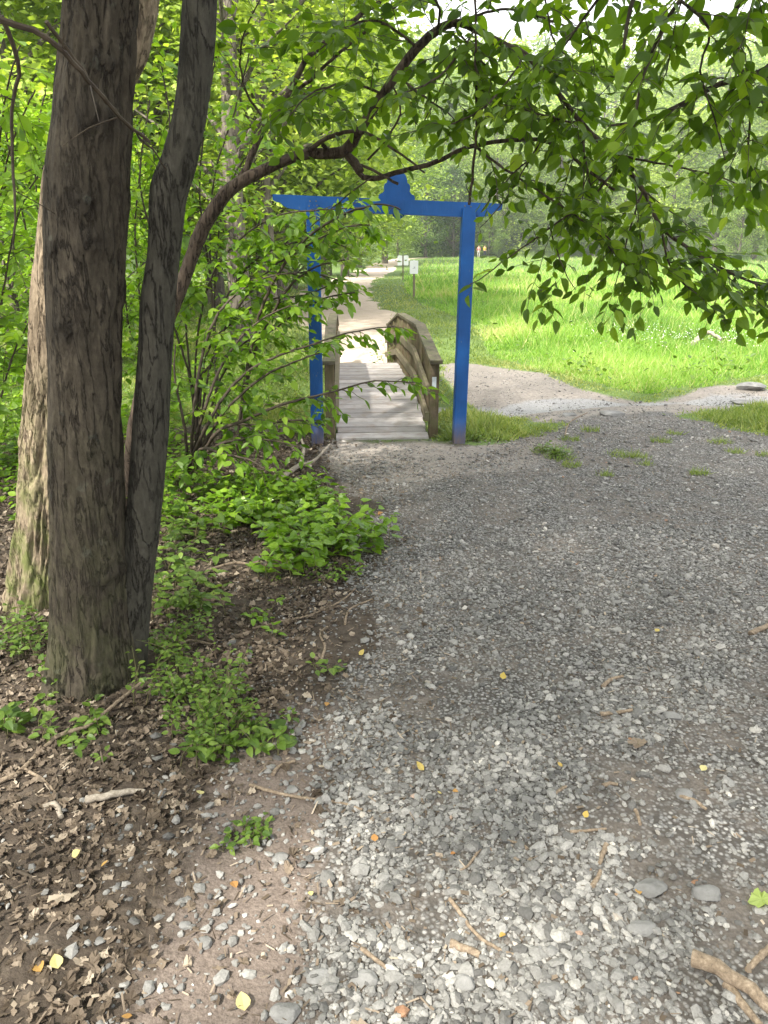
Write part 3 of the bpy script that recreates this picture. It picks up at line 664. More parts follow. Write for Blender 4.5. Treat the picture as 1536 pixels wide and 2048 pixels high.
for nm, q, s_ in (('bare_branch', [(-60, 10, 2.1), (0, 38, 2.12), (70, 62, 2.15), (130, 108, 2.2), (190, 175, 2.3), (240, 235, 2.4), (282, 270, 2.5), (300, 285, 2.55)], 8), ('bare_branch', [(90, 40, 2.2), (150, 120, 2.3), (215, 205, 2.35), (270, 265, 2.5), (305, 300, 2.6), (330, 340, 2.7)], 5),
                  ('bare_branch', [(0, 30, 2.3), (28, 95, 2.35), (38, 150, 2.4), (26, 200, 2.42), (24, 300, 2.45), (28, 380, 2.45), (30, 440, 2.45), (26, 490, 2.46)], 6)):
    mb = MB(); pts = [P(*u) for u in q]; n_ = len(pts); pt, rd = resample(pts, np.linspace(s_ / 1479 * 2.3 * .75, s_ / 1479 * 2.3 * .3, n_), .03)
    pt = pt + rg.normal(0, .0022, pt.shape); tube(mb, pt, rd, 6)
    for a in range(6, len(pt) - 2, 7):
        d = norm(rg.normal(0, 1, 3) + np.array([.2, 0, -.6])); L = rg.uniform(.06, .22); w = [pt[a], pt[a] + d * L * .5 + rg.normal(0, .01, 3), pt[a] + d * L + [0, 0, -.02]]
        tube(mb, *resample(w, [rd[a] * .5, rd[a] * .35, .0012], .04), 4)
    part(mb, nm, M['twig'], twin)

# pale trunk behind
BK = G(62, 1222) + np.array([0, .16, 0])
back = empty('pale_bark_maple', 'pale furrowed sunlit trunk with mossy foot standing just behind the twin-stemmed tree', 'tree', tuple(BK))
rowsC = [(-150, 205, 300), (0, 190, 318), (60, 180, 306), (130, 160, 290), (200, 125, 245), (350, 90, 200), (450, 80, 190), (600, 66, 180), (740, 56, 172), (880, 40, 160), (1000, 33, 156), (1080, 28, 152), (1150, 22, 150), (1200, 12, 152), (1240, -6, 160)]
V, F, tC = trunk_from_px(rowsC, 3.5, 190, .011, .016, 26, 2.6, 21, [(-1.2, 3.8, 5.4, .14), (-.9, 4.2, 9, .1)], .05)
mb = MB(); mb.add(V, F); cen = []
for a in range(60):
    th, rr_ = rg.uniform(0, 6.28), 4.2 * rg.random() ** .5
    cen.append((-4.2 + rr_ * math.cos(th), 2.4 + rr_ * math.sin(th), rg.uniform(8.2, 11.5)))
cen = np.array(cen)
for q in cen[::4]: tube(mb, *resample([(-1., 4.0, 7.2), ((-1 + q[0]) / 2, (4 + q[1]) / 2, 8.6), q], [.06, .04, .015], .6), 5)
part(mb, 'trunk', M['bark_pale'], back, True)
mb = MB(); crown_cluster(mb, cen, 150, .65, .13, rg, gaps=True); part(mb, 'crown', M['leaf_over'], back)

# ------------------------------------------------------------------ leafy sprays
class Spray:
    def __init__(s, seed): s.w = MB(); s.rg = np.random.default_rng(seed); s.P = []; s.D = []; s.S = []; s.U = []; s.T = []
    def path(s, px, r0, r1, step=.05, k=6, jit=.002):
        pts = [P(*q) if len(q) == 3 and q[0] > 20 or len(q) == 3 and abs(q[1]) > 20 else np.array(q) for q in px]
        pt, rd = resample(pts, np.linspace(r0, r1, len(pts)), step); pt = pt + s.rg.normal(0, jit, pt.shape)
        tube(s.w, pt, rd, k); return pt, rd
    def leaves(s, pt, gap, size, droop, start=.15, tb=0., flat=1.):
        rg = s.rg; seg = np.linalg.norm(np.diff(pt, axis=0), axis=1); cum = np.r_[0, np.cumsum(seg)]; L = cum[-1]
        n = int(L * (1 - start) / gap); 
        if n < 1: return
        a = start * L + (np.arange(n) + rg.uniform(-.25, .25, n)) * gap; a = np.clip(a, 0, L * .999)
        pos = np.stack([np.interp(a, cum, pt[:, i]) for i in range(3)], -1)
        T = norm(pt[-1] - pt[0])[None].repeat(n, 0); side = norm(np.cross(T, [0, 0, 1.]) + 1e-6) * np.where(np.arange(n) % 2, 1, -1)[:, None]
        d = T * rg.uniform(.35, .85, (n, 1)) + side * rg.uniform(.5, 1.0, (n, 1)) + rg.normal(0, .18, (n, 3)); d[:, 2] -= droop * rg.uniform(.4, 1.5, n)
        s.P.append(pos); s.D.append(norm(d)); s.S.append(size * rg.uniform(.55, 1.2, n) * (1 - .25 * (a / L) ** 3)); s.T.append(np.full(n, rg.normal(tb, .10)))
        d = T[:1] + rg.normal(0, .15, (1, 3)); d[:, 2] -= droop * .7
        s.P.append(pt[-1:]); s.D.append(norm(d)); s.S.append(np.array([size * rg.uniform(.6, .9)])); s.T.append(np.array([rg.normal(tb, .1)]))
    def twigs(s, pt, rd, gap, L, leaf, lgap, droop, start=.1, sub=True, up=0., tb=0., spread=.8, sg=.13, sag=.25, end=1.):
        rg = s.rg; seg = np.linalg.norm(np.diff(pt, axis=0), axis=1); cum = np.r_[0, np.cumsum(seg)]; tot = cum[-1]
        a = start * tot; side = 1
        while a < tot * end:
            p0 = np.array([np.interp(a, cum, pt[:, i]) for i in range(3)]); i = min(np.searchsorted(cum, a), len(pt) - 1); T = norm(pt[min(i + 1, len(pt) - 1)] - pt[max(i - 2, 0)])
            sv = norm(np.cross(T, [0, 0, 1.]) + rg.normal(0, .25, 3)) * side; side *= -1
            d = norm(T * rg.uniform(.25, .9) + sv * spread * rg.uniform(.5, 1.2) + np.array([0, 0, up + rg.normal(0, .25)]))
            l = L * rg.uniform(.5, 1.25) * (1 - .35 * a / tot); n = 5; ts = np.linspace(0, 1, n)[:, None]
            q = p0 + d * l * ts + np.array([0, 0, -1.]) * sag * l * ts ** 2 + rg.normal(0, .010, (n, 3)) * ts
            q, qr = resample(q, np.linspace(min(rd[i] * .5, .0035), .0011, n), .06); tube(s.w, q, qr, 4, cap=False)
            s.leaves(q, lgap, leaf, droop, .12, tb)
            if sub and l > sg * 1.6:
                b = .3 * l; s2 = 1
                while b < l * .9:
                    c0 = np.array([np.interp(b / l, np.linspace(0, 1, len(q)), q[:, m_]) for m_ in range(3)])
                    dd = norm(d * .6 + norm(np.cross(d, [0, 0, 1.])) * s2 * .8 + rg.normal(0, .2, 3)); s2 *= -1; l2 = l * .42 * rg.uniform(.6, 1.2)
                    w = c0 + dd * l2 * ts + np.array([0, 0, -1.]) * sag * l2 * ts ** 2; tube(s.w, w, np.linspace(.0016, .0009, n), 3, cap=False); s.leaves(w, lgap, leaf, droop, .2, tb); b += sg
            a += gap * rg.uniform(.6, 1.4)
    def build_leaves(s, name, mat, parent, tmpl=LEAF, tint=(2.4, 2.4), upj=.4):
        rg = s.rg; Pp = np.concatenate(s.P); Dd = np.concatenate(s.D); Ss = np.concatenate(s.S); Tt = np.concatenate(s.T)
        X, Y, Z_ = frames(Dd, np.array([0, 0, 1.]), rg, upj)
        t = np.clip(rg.beta(*tint, len(Pp)) + Tt, 0, 1); mb = MB()
        cu = np.stack([rg.normal(-.2, .2, len(Pp)), rg.normal(.2, .8, len(Pp))], -1)
        inst(mb, tmpl[0], tmpl[1], Pp, X, Y, Z_, np.stack([Ss * rg.uniform(.68, 1.2, len(Pp)), Ss, Ss], -1), t, cu)
        return part(mb, name, mat, parent)
k1 = 1 / 1479
# leaning tree whose limb arches over the path and hangs down on the right
lb = G(262, 1010); lean = empty('leaning_tree', 'slender tree leaning right behind the twin trunk, its forked limb arching over the gate', 'tree', tuple(lb))
sp_ = Spray(31)
dl = 4.6
main = [tuple(lb), P(272, 850, dl), P(308, 710, dl), P(352, 600, dl), P(380, 525, dl), P(402, 465, dl), P(440, 402, dl), P(475, 368, dl), P(540, 334, dl), P(600, 311, dl), P(650, 307, dl), P(690, 302, dl), P(716, 265, 4.55), P(765, 190, 4.5), P(835, 95, 4.4), P(905, 46, 4.3), P(960, 64, 4.2), P(1010, 90, 4.15), P(1050, 108, 4.1), P(1100, 165, 4.05), P(1165, 248, 4.0), P(1240, 322, 3.95), P(1285, 380, 3.9), P(1325, 455, 3.85), P(1400, 512, 3.8), P(1450, 540, 3.8), P(1515, 568, 3.75), P(1600, 600, 3.7)]
dia = [40, 33, 30, 28, 26, 28, 26, 24, 20, 20, 19, 21, 18, 17, 15, 13, 11, 9, 8, 8, 7.5, 7, 6.5, 6, 5, 4.5, 4, 3]
tb_ = MB(); pt, rd = resample(main, np.array(dia) * .5 * k1 * 4.5, .035)
nzz = fbm(pt * 6, 2, 4)[:, None]; pt = pt + (rng.normal(0, 1, pt.shape)) * .0012; rd = rd * (1 + .16 * (fbm(pt * 9, 3, 8) - .5))
tube(tb_, pt, rd, 12)
i2 = int(len(pt) * .60)
ci = lambda q: int(np.argmin(np.linalg.norm(pt - q, axis=1)))
iA, iB, iC = ci(P(905, 46, 4.3)), ci(P(1050, 108, 4.1)), ci(P(480, 366, dl))
def br(px, d0, d1, start=None, k=8, jit=.002):
    n = len(px); pts = [P(q[0], q[1], q[2]) for q in px]
    p_, r_ = resample(pts, np.linspace(d0, d1, n) * .5 * k1 * 4.5, .04); p_ = p_ + rng.normal(0, jit, p_.shape); tube(tb_, p_, r_, k); return p_, r_
B = {}
B['b1'] = br([(688, 302, 4.6), (708, 330, 4.6), (727, 354, 4.58), (745, 358, 4.55), (790, 346, 4.5), (870, 324, 4.4), (930, 297, 4.3), (990, 284, 4.2), (1055, 279, 4.1), (1110, 290, 4.0), (1170, 335, 3.95), (1230, 380, 3.9)], 12, 4)
B['c1'] = br([(473, 370, 4.6), (492, 338, 4.65), (522, 268, 4.7), (575, 192, 4.8), (612, 120, 4.85), (655, 82, 4.9), (700, 45, 4.9), (755, 6, 4.95), (800, -40, 5)], 14, 7)
B['c2'] = br([(572, 196, 4.8), (620, 160, 4.75), (665, 118, 4.7), (710, 80, 4.65), (753, 46, 4.6), (800, 5, 4.6), (840, -30, 4.6)], 7, 4)
B['d1'] = br([(604, 310, 4.6), (640, 284, 4.55), (672, 270, 4.5), (705, 263, 4.45), (745, 272, 4.4), (790, 300, 4.3), (850, 345, 4.2)], 10, 3)
B['d2'] = br([(646, 288, 4.55), (660, 302, 4.6)], 8, 7)
B['st'] = br([(694, 305, 4.6), (712, 322, 4.5), (722, 342, 4.45)], 7, 12)
B['st2'] = br([(722, 330, 4.5), (760, 348, 4.4), (795, 368, 4.3)], 5, 5)
B['e1'] = br([(735, 322, 4.5), (775, 275, 4.5), (800, 230, 4.5), (795, 190, 4.5), (775, 160, 4.5)], 4, 3)
B['e2'] = br([(745, 355, 4.5), (700, 385, 4.4), (655, 425, 4.35), (620, 455, 4.3)], 3, 1.5)
B['v1'] = br([(951, -40, 4.0), (951, 60, 4.0), (953, 170, 4.0), (952, 270, 4.0), (946, 340, 4.0), (938, 410, 4.0)], 3.5, 4.5)
B['v2'] = br([(1000, 80, 4.2), (905, 140, 4.25), (870, 200, 4.3), (840, 260, 4.3)], 3, 2)
B['r1'] = br([(1165, 250, 4.0), (1172, 330, 3.95), (1190, 410, 3.9), (1205, 480, 3.85), (1262, 540, 3.8)], 5, 2)
B['r2'] = br([(1322, 450, 3.85), (1338, 530, 3.8), (1372, 570, 3.78), (1412, 600, 3.75)], 4, 1.5)
B['r3'] = br([(955, 298, 4.0), (1010, 338, 3.95), (1075, 380, 3.9), (1150, 430, 3.85), (1220, 480, 3.8), (1290, 560, 3.8)], 4, 2)
B['r4'] = br([(1240, 325, 3.95), (1180, 400, 3.9), (1100, 455, 3.9), (1030, 505, 3.9), (975, 548, 3.9), (930, 575, 3.9)], 4, 1.3)
B['r5'] = br([(1100, 455, 3.9), (1120, 520, 3.85), (1150, 580, 3.82)], 3, 1.2)
B['r6'] = br([(1400, 512, 3.8), (1440, 560, 3.75), (1436, 600, 3.72)], 3, 1.3)
B['r7'] = br([(1285, 380, 3.9), (1262, 450, 3.85), (1245, 520, 3.8), (1228, 580, 3.8)], 3.5, 1.3)
B['r8'] = br([(1510, 566, 3.75), (1530, 600, 3.7), (1540, 620, 3.7)], 3, 1.3)
B['r9'] = br([(1165, 248, 4.0), (1090, 232, 3.95), (1040, 215, 3.9), (985, 205, 3.9)], 4, 1.3)
B['r10'] = br([(1050, 108, 4.1), (1120, 140, 4.0), (1200, 150, 3.9), (1290, 170, 3.8)], 4, 1.5)
B['r11'] = br([(905, 46, 4.3), (960, 120, 4.1), (1040, 190, 4.0), (1075, 240, 3.95)], 4, 1.5)
B['r12'] = br([(800, 155, 4.5), (850, 195, 4.4), (915, 245, 4.3), (930, 290, 4.2)], 4, 2)
B['r13'] = br([(1230, 310, 3.95), (1330, 330, 3.8), (1430, 350, 3.7), (1540, 400, 3.6)], 4, 1.3)
B['r14'] = br([(1130, 205, 4.0), (1060, 320, 3.9), (1010, 400, 3.9), (960, 455, 3.9)], 3, 1.2)
LS = .090
B['t1'] = br([(835, 95, 4.4), (790, 60, 4.3), (740, 40, 4.2), (690, 60, 4.1), (640, 100, 4.0)], 5, 2)
B['t2'] = br([(765, 190, 4.5), (720, 170, 4.4), (670, 170, 4.3), (620, 190, 4.2), (580, 230, 4.1)], 5, 2)
B['t3'] = br([(870, 70, 4.35), (880, 20, 4.2), (850, -20, 4.1), (800, -30, 4.0)], 5, 2)
B['t4'] = br([(905, 46, 4.3), (1000, 20, 4.1), (1100, 40, 3.9), (1200, 80, 3.8)], 5, 2)
B['t5'] = br([(540, 250, 4.72), (500, 200, 4.6), (480, 130, 4.5), (490, 60, 4.4), (520, 0, 4.3)], 5, 2)
B['t6'] = br([(950, 60, 4.2), (900, 130, 4.0), (850, 170, 3.9), (790, 190, 3.8)], 4, 2); B['t7'] = br([(1050, 108, 4.1), (1010, 170, 3.9), (960, 220, 3.8), (900, 250, 3.75)], 4, 2)
for k_ in ('t1', 't2', 't3', 't4', 't5', 't6', 't7'): sp_.twigs(*B[k_], .07, .40, LS, .047, .25, .05, sag=.14)
tl, tr = pt[iB:], rd[iB:]
sp_.twigs(tl, tr, .064, .60, LS, .046, .22, .02, sg=.12, sag=.12)
sp_.twigs(pt[iA:iB], rd[iA:iB], .10, .42, LS, .055, .5)
for k_ in ('r1', 'r2', 'r3', 'r5', 'r6', 'r7', 'r8', 'r10', 'r11', 'r13'): sp_.twigs(*B[k_], .078, .40, LS, .046, .26, .08, sg=.13, sag=.14)
B['r15'] = br([(1080, 300, 4.0), (1030, 345, 3.95), (990, 385, 3.9), (962, 425, 3.9)], 3, 1.3)
for k_ in ('r4', 'r9', 'r12', 'r15'): sp_.twigs(*B[k_], .08, .24, LS * .92, .045, .45, .1)
sp_.twigs(*B['r14'], .085, .18, LS * .9, .05, .45, .1, end=.7)
sp_.twigs(*B['b1'], .11, .30, LS, .055, .4, .66)
sp_.twigs(*B['c1'], .085, .42, LS * 1.05, .055, .4, .30); sp_.twigs(*B['c2'], .075, .42, LS * 1.05, .055, .4, .05)
sp_.twigs(*B['d1'], .12, .2, LS * .9, .06, .45, .3, end=.7); sp_.twigs(*B['e1'], .12, .3, LS, .06, .4, .2); sp_.twigs(*B['e2'], .10, .2, LS * .9, .06, .5, .2)
sp_.twigs(*B['v1'], .12, .2, LS * .9, .05, .45, .25); sp_.twigs(pt[iC:iA], rd[iC:iA], .26, .38, LS, .06, .4, .55)
for c_ in sp_.w.V and [0]: pass
tb_.V += []
off = tb_.n
for V_, F_ in ((sp_.w.V, sp_.w.F),):
    tb_.V += V_; tb_.F += [f + off for f in F_]; tb_.A += sp_.w.A; tb_.M += [a + 1 for a in sp_.w.M]; tb_.n += sp_.w.n
part(tb_, 'trunk', [M['bark_limb'], M['twig']], lean, True)
sp_.build_leaves('crown', M['leaf_over'], lean, upj=.62)

# tree rooted behind the camera on the right: unseen high crown added to shade the foreground, branches hanging into the top right corner
ov = empty('overhanging_tree', 'tree rooted outside the view whose dark leafy branches hang into the top right corner, its unseen crown added for shade', 'tree', (2.9, -2.2, 0))
tb_ = MB(); rg = np.random.default_rng(5)
pt, rd = resample([(2.9, -2.2, -.1), (2.85, -2.1, 1.5), (2.7, -1.8, 3.5), (2.4, -1.3, 5.5), (2.0, -.8, 8)], [.26, .20, .17, .13, .06], .1); tube(tb_, pt, rd * (1 + .2 * (fbm(pt * 4, 2, 3) - .5)), 20)
S2 = Spray(77)
def hang(px, d0, d1, k=6):
    pts = [P(*q) for q in px]; p_, r_ = resample(pts, np.linspace(d0, d1, len(pts)) * .5 * k1 * 3.2, .04); tube(tb_, p_, r_, k); return p_, r_
hs = [hang([(1750, -420, 2.2), (1640, -120, 2.8), (1600, 60, 3.0), (1530, 140, 3.1), (1440, 168, 3.15), (1350, 215, 3.2), (1290, 240, 3.25), (1215, 252, 3.3)], 18, 4),
      hang([(1640, -120, 2.8), (1520, -60, 2.9), (1470, 30, 3.0), (1480, 120, 3.0), (1500, 220, 3.0), (1492, 330, 3.05)], 9, 3),
      hang([(1640, -120, 2.8), (1450, -80, 2.95), (1360, 0, 3.0), (1310, 90, 3.05), (1282, 170, 3.1), (1262, 290, 3.1)], 9, 3),
      hang([(1450, -80, 2.95), (1260, -60, 3.1), (1180, 20, 3.2), (1130, 90, 3.3), (1090, 130, 3.4)], 7, 2.5),
      hang([(1260, -60, 3.1), (1100, -50, 3.4), (1098, 40, 3.5), (1112, 90, 3.5), (1150, 125, 3.5)], 5, 2.5),
      hang([(1360, 0, 3.0), (1420, 60, 3.0), (1400, 140, 3.0), (1430, 240, 3.0), (1450, 320, 3.0)], 5, 2),
      hang([(1530, 140, 3.1), (1560, 240, 3.0), (1520, 300, 3.0)], 5, 2)]
dead = hang([(1285, -60, 3.0), (1260, 20, 3.0), (1252, 60, 3.0), (1247, 98, 3.0)], 8, 5)
for h_ in (0, 1, 2, 3, 4, 5, 6): S2.twigs(*hs[h_], .075, .38, .082, .042, .28, .22 if h_ in (0,) else .12)
tube(tb_, *resample([(2.75, -1.9, 3.2), (2.6, -.6, 4.2), (2.3, .9, 4.2), P(1750, -420, 2.2)], [.07, .05, .035, .022], .15), 8)
cen = []
for a in range(110):
    th, rr_ = rg.uniform(0, 6.28), 5.6 * rg.random() ** .5
    cen.append((.9 + rr_ * math.cos(th), -1.9 + rr_ * .8 * math.sin(th), rg.uniform(5.4, 9)))
cen = np.array(cen)
for q in cen[::3]: tube(tb_, *resample([(2.4, -1.3, rg.uniform(4.5, 7)), ((2.4 + q[0]) / 2, (-1.3 + q[1]) / 2, q[2] - .1), q], [.05, .03, .01], .6), 5)
off = tb_.n; tb_.V += S2.w.V; tb_.F += [f + off for f in S2.w.F]; tb_.A += S2.w.A; tb_.M += [a + 1 for a in S2.w.M]; tb_.n += S2.w.n
part(tb_, 'trunk', [M['bark_dark'], M['twig']], ov, True)
c_ = MB(); crown_cluster(c_, cen, 170, .62, .13, rg, gaps=True)
fol = S2; Pp = np.concatenate(fol.P); Dd = np.concatenate(fol.D); Ss = np.concatenate(fol.S); Tt = np.concatenate(fol.T)
X_, Y_, Z_ = frames(Dd, np.array([0, 0, 1.]), rg, .4); inst(c_, LEAF[0], LEAF[1], Pp, X_, Y_, Z_, Ss, np.clip(rg.beta(2.4, 2.4, len(Pp)) + Tt, 0, 1), np.stack([rg.normal(-.16, .14, len(Pp)), rg.normal(.2, .5, len(Pp))], -1))
part(c_, 'crown', M['leaf_over'], ov)

# ------------------------------------------------------------------ shrubs on the left
def shrub(name, label, cat, base, stems, dm, leaf, seed, mat, gap=.10, L=.38, lgap=.055, droop=.35, tb=0., group=None, d0=14, start=.3, tint=(2.2, 2.4), upj=.4):
    e = empty(name, label, cat, tuple(base), group); S_ = Spray(seed)
    for st in stems:
        pts = [np.array(base) + S_.rg.normal(0, .04, 3) * [1, 1, 0]] + [P(*q) for q in st]
        p_, r_ = resample(pts, np.linspace(d0, 2.5, len(pts)) * .5 * k1 * dm, .05); p_ = p_ + S_.rg.normal(0, .002, p_.shape); tube(S_.w, p_, r_, 6)
        S_.twigs(p_, r_, gap, L, leaf, lgap, droop, start, True, 0., tb)
    part(S_.w, 'stems', M['twig'], e, True); S_.build_leaves('foliage', mat, e, LEAF, tint, upj)
    return e
sb = G(372, 965)
shrub('arching_shrub', 'leafy shrub with thin arching stems reaching right in front of the blue gate post', 'shrub', sb,
      [[(410, 860, 5.3), (450, 790, 5.3), (500, 740, 5.4), (560, 710, 5.5), (620, 690, 5.6), (700, 665, 5.7), (790, 652, 5.8)],
       [(430, 850, 5.3), (480, 790, 5.3), (540, 745, 5.4), (600, 720, 5.4), (640, 705, 5.4)],
       [(430, 870, 5.2), (490, 840, 5.2), (560, 810, 5.3), (620, 795, 5.4), (680, 780, 5.5), (750, 762, 5.6), (830, 765, 5.7)],
       [(420, 900, 5.1), (480, 880, 5.1), (540, 880, 5.1), (600, 895, 5.1)],
       [(400, 850, 5.4), (430, 760, 5.5), (470, 690, 5.6), (520, 640, 5.7), (580, 610, 5.8)],
       [(385, 860, 5.4), (395, 760, 5.5), (420, 660, 5.6), (460, 600, 5.7), (520, 560, 5.8), (600, 545, 5.9), (680, 560, 6.0)],
       [(400, 900, 5.0), (450, 910, 4.9), (500, 920, 4.85), (530, 940, 4.8)],
       [(370, 860, 5.3), (350, 760, 5.3), (350, 690, 5.3)],
       [(440, 860, 5.3), (520, 850, 5.4), (600, 840, 5.5), (650, 850, 5.6)]], 5.4, .10, 41, M['leaf_shrub'], .085, .36, .048, .40, .0, d0=8, start=.42)
shrub('tall_understory_bush', 'tall bright green bush filling the gap below the leaning limb, left of the gate beam', 'bush', G(395, 905),
      [[(390, 760, 6.4), (400, 640, 6.3), (430, 540, 6.2), (490, 470, 6.1), (560, 430, 6.0), (640, 420, 5.9), (730, 415, 5.8)],
       [(400, 740, 6.4), (440, 620, 6.3), (500, 530, 6.2), (570, 490, 6.1), (650, 480, 6.0), (700, 500, 6.0)],
       [(380, 740, 6.4), (370, 600, 6.3), (385, 500, 6.2), (430, 440, 6.1), (500, 410, 6.0)],
       [(410, 720, 6.4), (470, 640, 6.3), (540, 600, 6.3), (610, 590, 6.2), (680, 560, 6.1)],
       [(400, 760, 6.4), (470, 700, 6.5), (530, 660, 6.6), (570, 640, 6.6)],
       [(380, 760, 6.4), (340, 620, 6.3), (335, 500, 6.2), (360, 430, 6.1)], [(430, 700, 6.3), (520, 560, 6.2), (600, 500, 6.0), (690, 455, 5.9), (740, 450, 5.9)], [(450, 740, 6.3), (560, 650, 6.2), (640, 600, 6.1), (710, 585, 6.0)]], 6.3, .105, 42, M['leaf_shrub'], .07, .44, .05, .3, .1, d0=5, start=.45)
shrub('gate_top_sapling', 'young leafy sapling whose tips hide the middle of the blue crossbeam', 'sapling', G(470, 915),
      [[(490, 760, 6.2), (530, 600, 6.0), (590, 500, 5.8), (650, 450, 5.6), (710, 420, 5.4), (765, 408, 5.3), (800, 420, 5.2)],
       [(500, 740, 6.2), (560, 600, 6.0), (620, 540, 5.9), (690, 520, 5.8)]], 5.9, .10, 43, M['leaf_shrub'], .13, .24, .055, .45, .05, d0=8, start=.62)
for n_, (bx, by, lab, stems, dd, lf, mt_, tb) in enumerate([
    (-40, 960, 'wide bush of light green leaves at the left edge behind the pale trunk', [[(-20, 760, 5.6), (10, 560, 5.4), (40, 420, 5.3), (90, 330, 5.2)], [(-60, 700, 5.6), (-20, 500, 5.4), (20, 300, 5.2), (70, 180, 5.1)], [(0, 800, 5.6), (30, 700, 5.5), (60, 640, 5.4)], [(-30, 700, 5.5), (-10, 400, 5.3), (10, 200, 5.1), (40, 90, 5.0)], [(-80, 700, 5.5), (-90, 450, 5.3), (-60, 250, 5.2)]], 5.4, .11, 'leaf_bright', 0.),
    (120, 900, 'bright bush seen between the pale trunk and the left edge, deeper in the wood', [[(100, 700, 7.6), (60, 500, 7.5), (30, 350, 7.3), (0, 220, 7.2)], [(130, 700, 7.6), (90, 520, 7.6), (70, 330, 7.5), (90, 180, 7.4)], [(80, 760, 7.6), (20, 640, 7.5), (-30, 560, 7.4)], [(140, 600, 7.6), (130, 350, 7.6), (150, 150, 7.5)], [(60, 780, 7.6), (40, 720, 7.5), (0, 700, 7.5)]], 7.5, .11, 'leaf_bright', .05),
    (300, 880, 'bush showing in the gap between the two stems of the twin-trunk tree', [[(290, 740, 7.2), (280, 600, 7.1), (270, 450, 7.0), (285, 300, 6.9)], [(300, 700, 7.2), (310, 520, 7.1), (280, 360, 7.0), (300, 200, 6.9)], [(310, 760, 7.2), (260, 660, 7.1), (250, 560, 7.0)], [(300, 640, 7.2), (330, 400, 7.1), (340, 250, 7.0), (320, 120, 6.9)]], 7.1, .105, 'leaf_shrub', .1),
    (440, 875, 'tall thin sapling right of the slimmer stem, light leaves up to the frame top', [[(430, 700, 7.6), (420, 500, 7.5), (430, 350, 7.4), (470, 220, 7.3), (500, 100, 7.2)], [(430, 640, 7.5), (440, 450, 7.4), (480, 330, 7.3), (550, 280, 7.2)], [(425, 600, 7.5), (400, 400, 7.3), (410, 250, 7.2), (430, 120, 7.1)]], 7.4, .11, 'leaf_shrub', .05)]):
    shrub('understory_bush', lab, 'bush', G(bx, by), stems, dd, lf, 50 + n_, M[mt_], .11, .6, .065, .22, tb, d0=5, start=.5 if n_ == 3 else .15, group='bushes of the understory on the left')

# ------------------------------------------------------------------ background trees
def proto(kind, seed, h, leafm, ncl, per, lsz, wide=.33, low=.15, tmpl=CARD):
    rg = np.random.default_rng(seed); tr = MB(); cr = MB(); r0 = h * .014 + .03
    pts = [(0, 0, -.3)] + [(rg.normal(0, .012 * h) * t, rg.normal(0, .012 * h) * t, h * t) for t in (.12, .3, .5, .7, .88)]
    pt, rd = resample(pts, np.linspace(r0 * 1.3, r0 * .25, 6), h / 30); tube(tr, pt, rd, 8)
    cen = []
    for a in range(ncl):
        t = rg.uniform(low, 1.0) ** .9; w = h * wide * (np.sin(np.pi * min(1, (t - low * .6) / (1.02 - low * .6)) ** .75) * .9 + .12)
        th = rg.uniform(0, 6.28); q = w * rg.uniform(.35, 1.0)
        cen.append((q * math.cos(th), q * math.sin(th), h * t * .98 + rg.normal(0, .2)))
    cen = np.array(cen)
    for q in cen[::3]:
        z0 = max(.1 * h, q[2] - np.hypot(q[0], q[1]) * .8); z0 = min(z0, h * .85); b = np.array([np.interp(z0, pt[:, 2], pt[:, i]) for i in range(3)])
        tube(tr, *resample([b, (b + q) / 2 + [0, 0, .02 * h], q], [r0 * .35, r0 * .2, r0 * .07], h / 12), 4, cap=False)
    crown_cluster(cr, cen, per, h * .052, lsz, rg, tmpl, .45)
    return tr, cr
PR_ = {}
def mk_proto(key, *a, **k):
    tr, cr = proto(key, *a, **k); PR_[key] = (tr, cr, M[a[2]])
    me = []
    for mb, nm, mt_ in ((tr, 'trunk', M['bark_far']), (cr, 'crown', M[a[2]])):
        o = mb.build(nm, mt_, smooth=(nm == 'trunk')); me.append(o.data); bpy.data.objects.remove(o)
    PR_[key] = me
mk_proto('oak', 101, 18, 'leaf_far', 130, 120, .30, .34, .12)
mk_proto('ash', 102, 20, 'leaf_far3', 140, 120, .28, .28, .06)
mk_proto('yellow', 103, 15, 'leaf_far2', 120, 120, .26, .32, .10)
mk_proto('bushy', 104, 9, 'leaf_far', 110, 120, .20, .48, .02)
mk_proto('dark', 105, 12, 'leaf_dark', 110, 120, .24, .42, .04)
mk_proto('slender', 106, 14, 'leaf_far2', 70, 110, .16, .20, .2)
mk_proto('brightbush', 107, 6, 'leaf_bright', 110, 110, .14, .5, .03)
def tree(key, name, label, px, d, h, group, cat='tree', rz=None, sxy=1.0):
    q = P(px, 560, d); zb = float(zg(q[0], q[1])); base = {'oak': 18, 'ash': 20, 'yellow': 15, 'bushy': 9, 'dark': 12, 'slender': 14, 'brightbush': 6}[key]; s_ = h / base
    e = empty(name, label, cat, (q[0], d, zb), group); e.rotation_euler[2] = random.uniform(0, 6.28) if rz is None else rz; e.scale = (s_ * sxy, s_ * sxy, s_)
    for nm, me in zip(('trunk', 'crown'), PR_[key]):
        o = bpy.data.objects.new(nm, me); COL.objects.link(o); o.parent = e
    return e
GL = 'trees of the wood left of the trail'; GC = 'trees closing the view beyond the meadow'
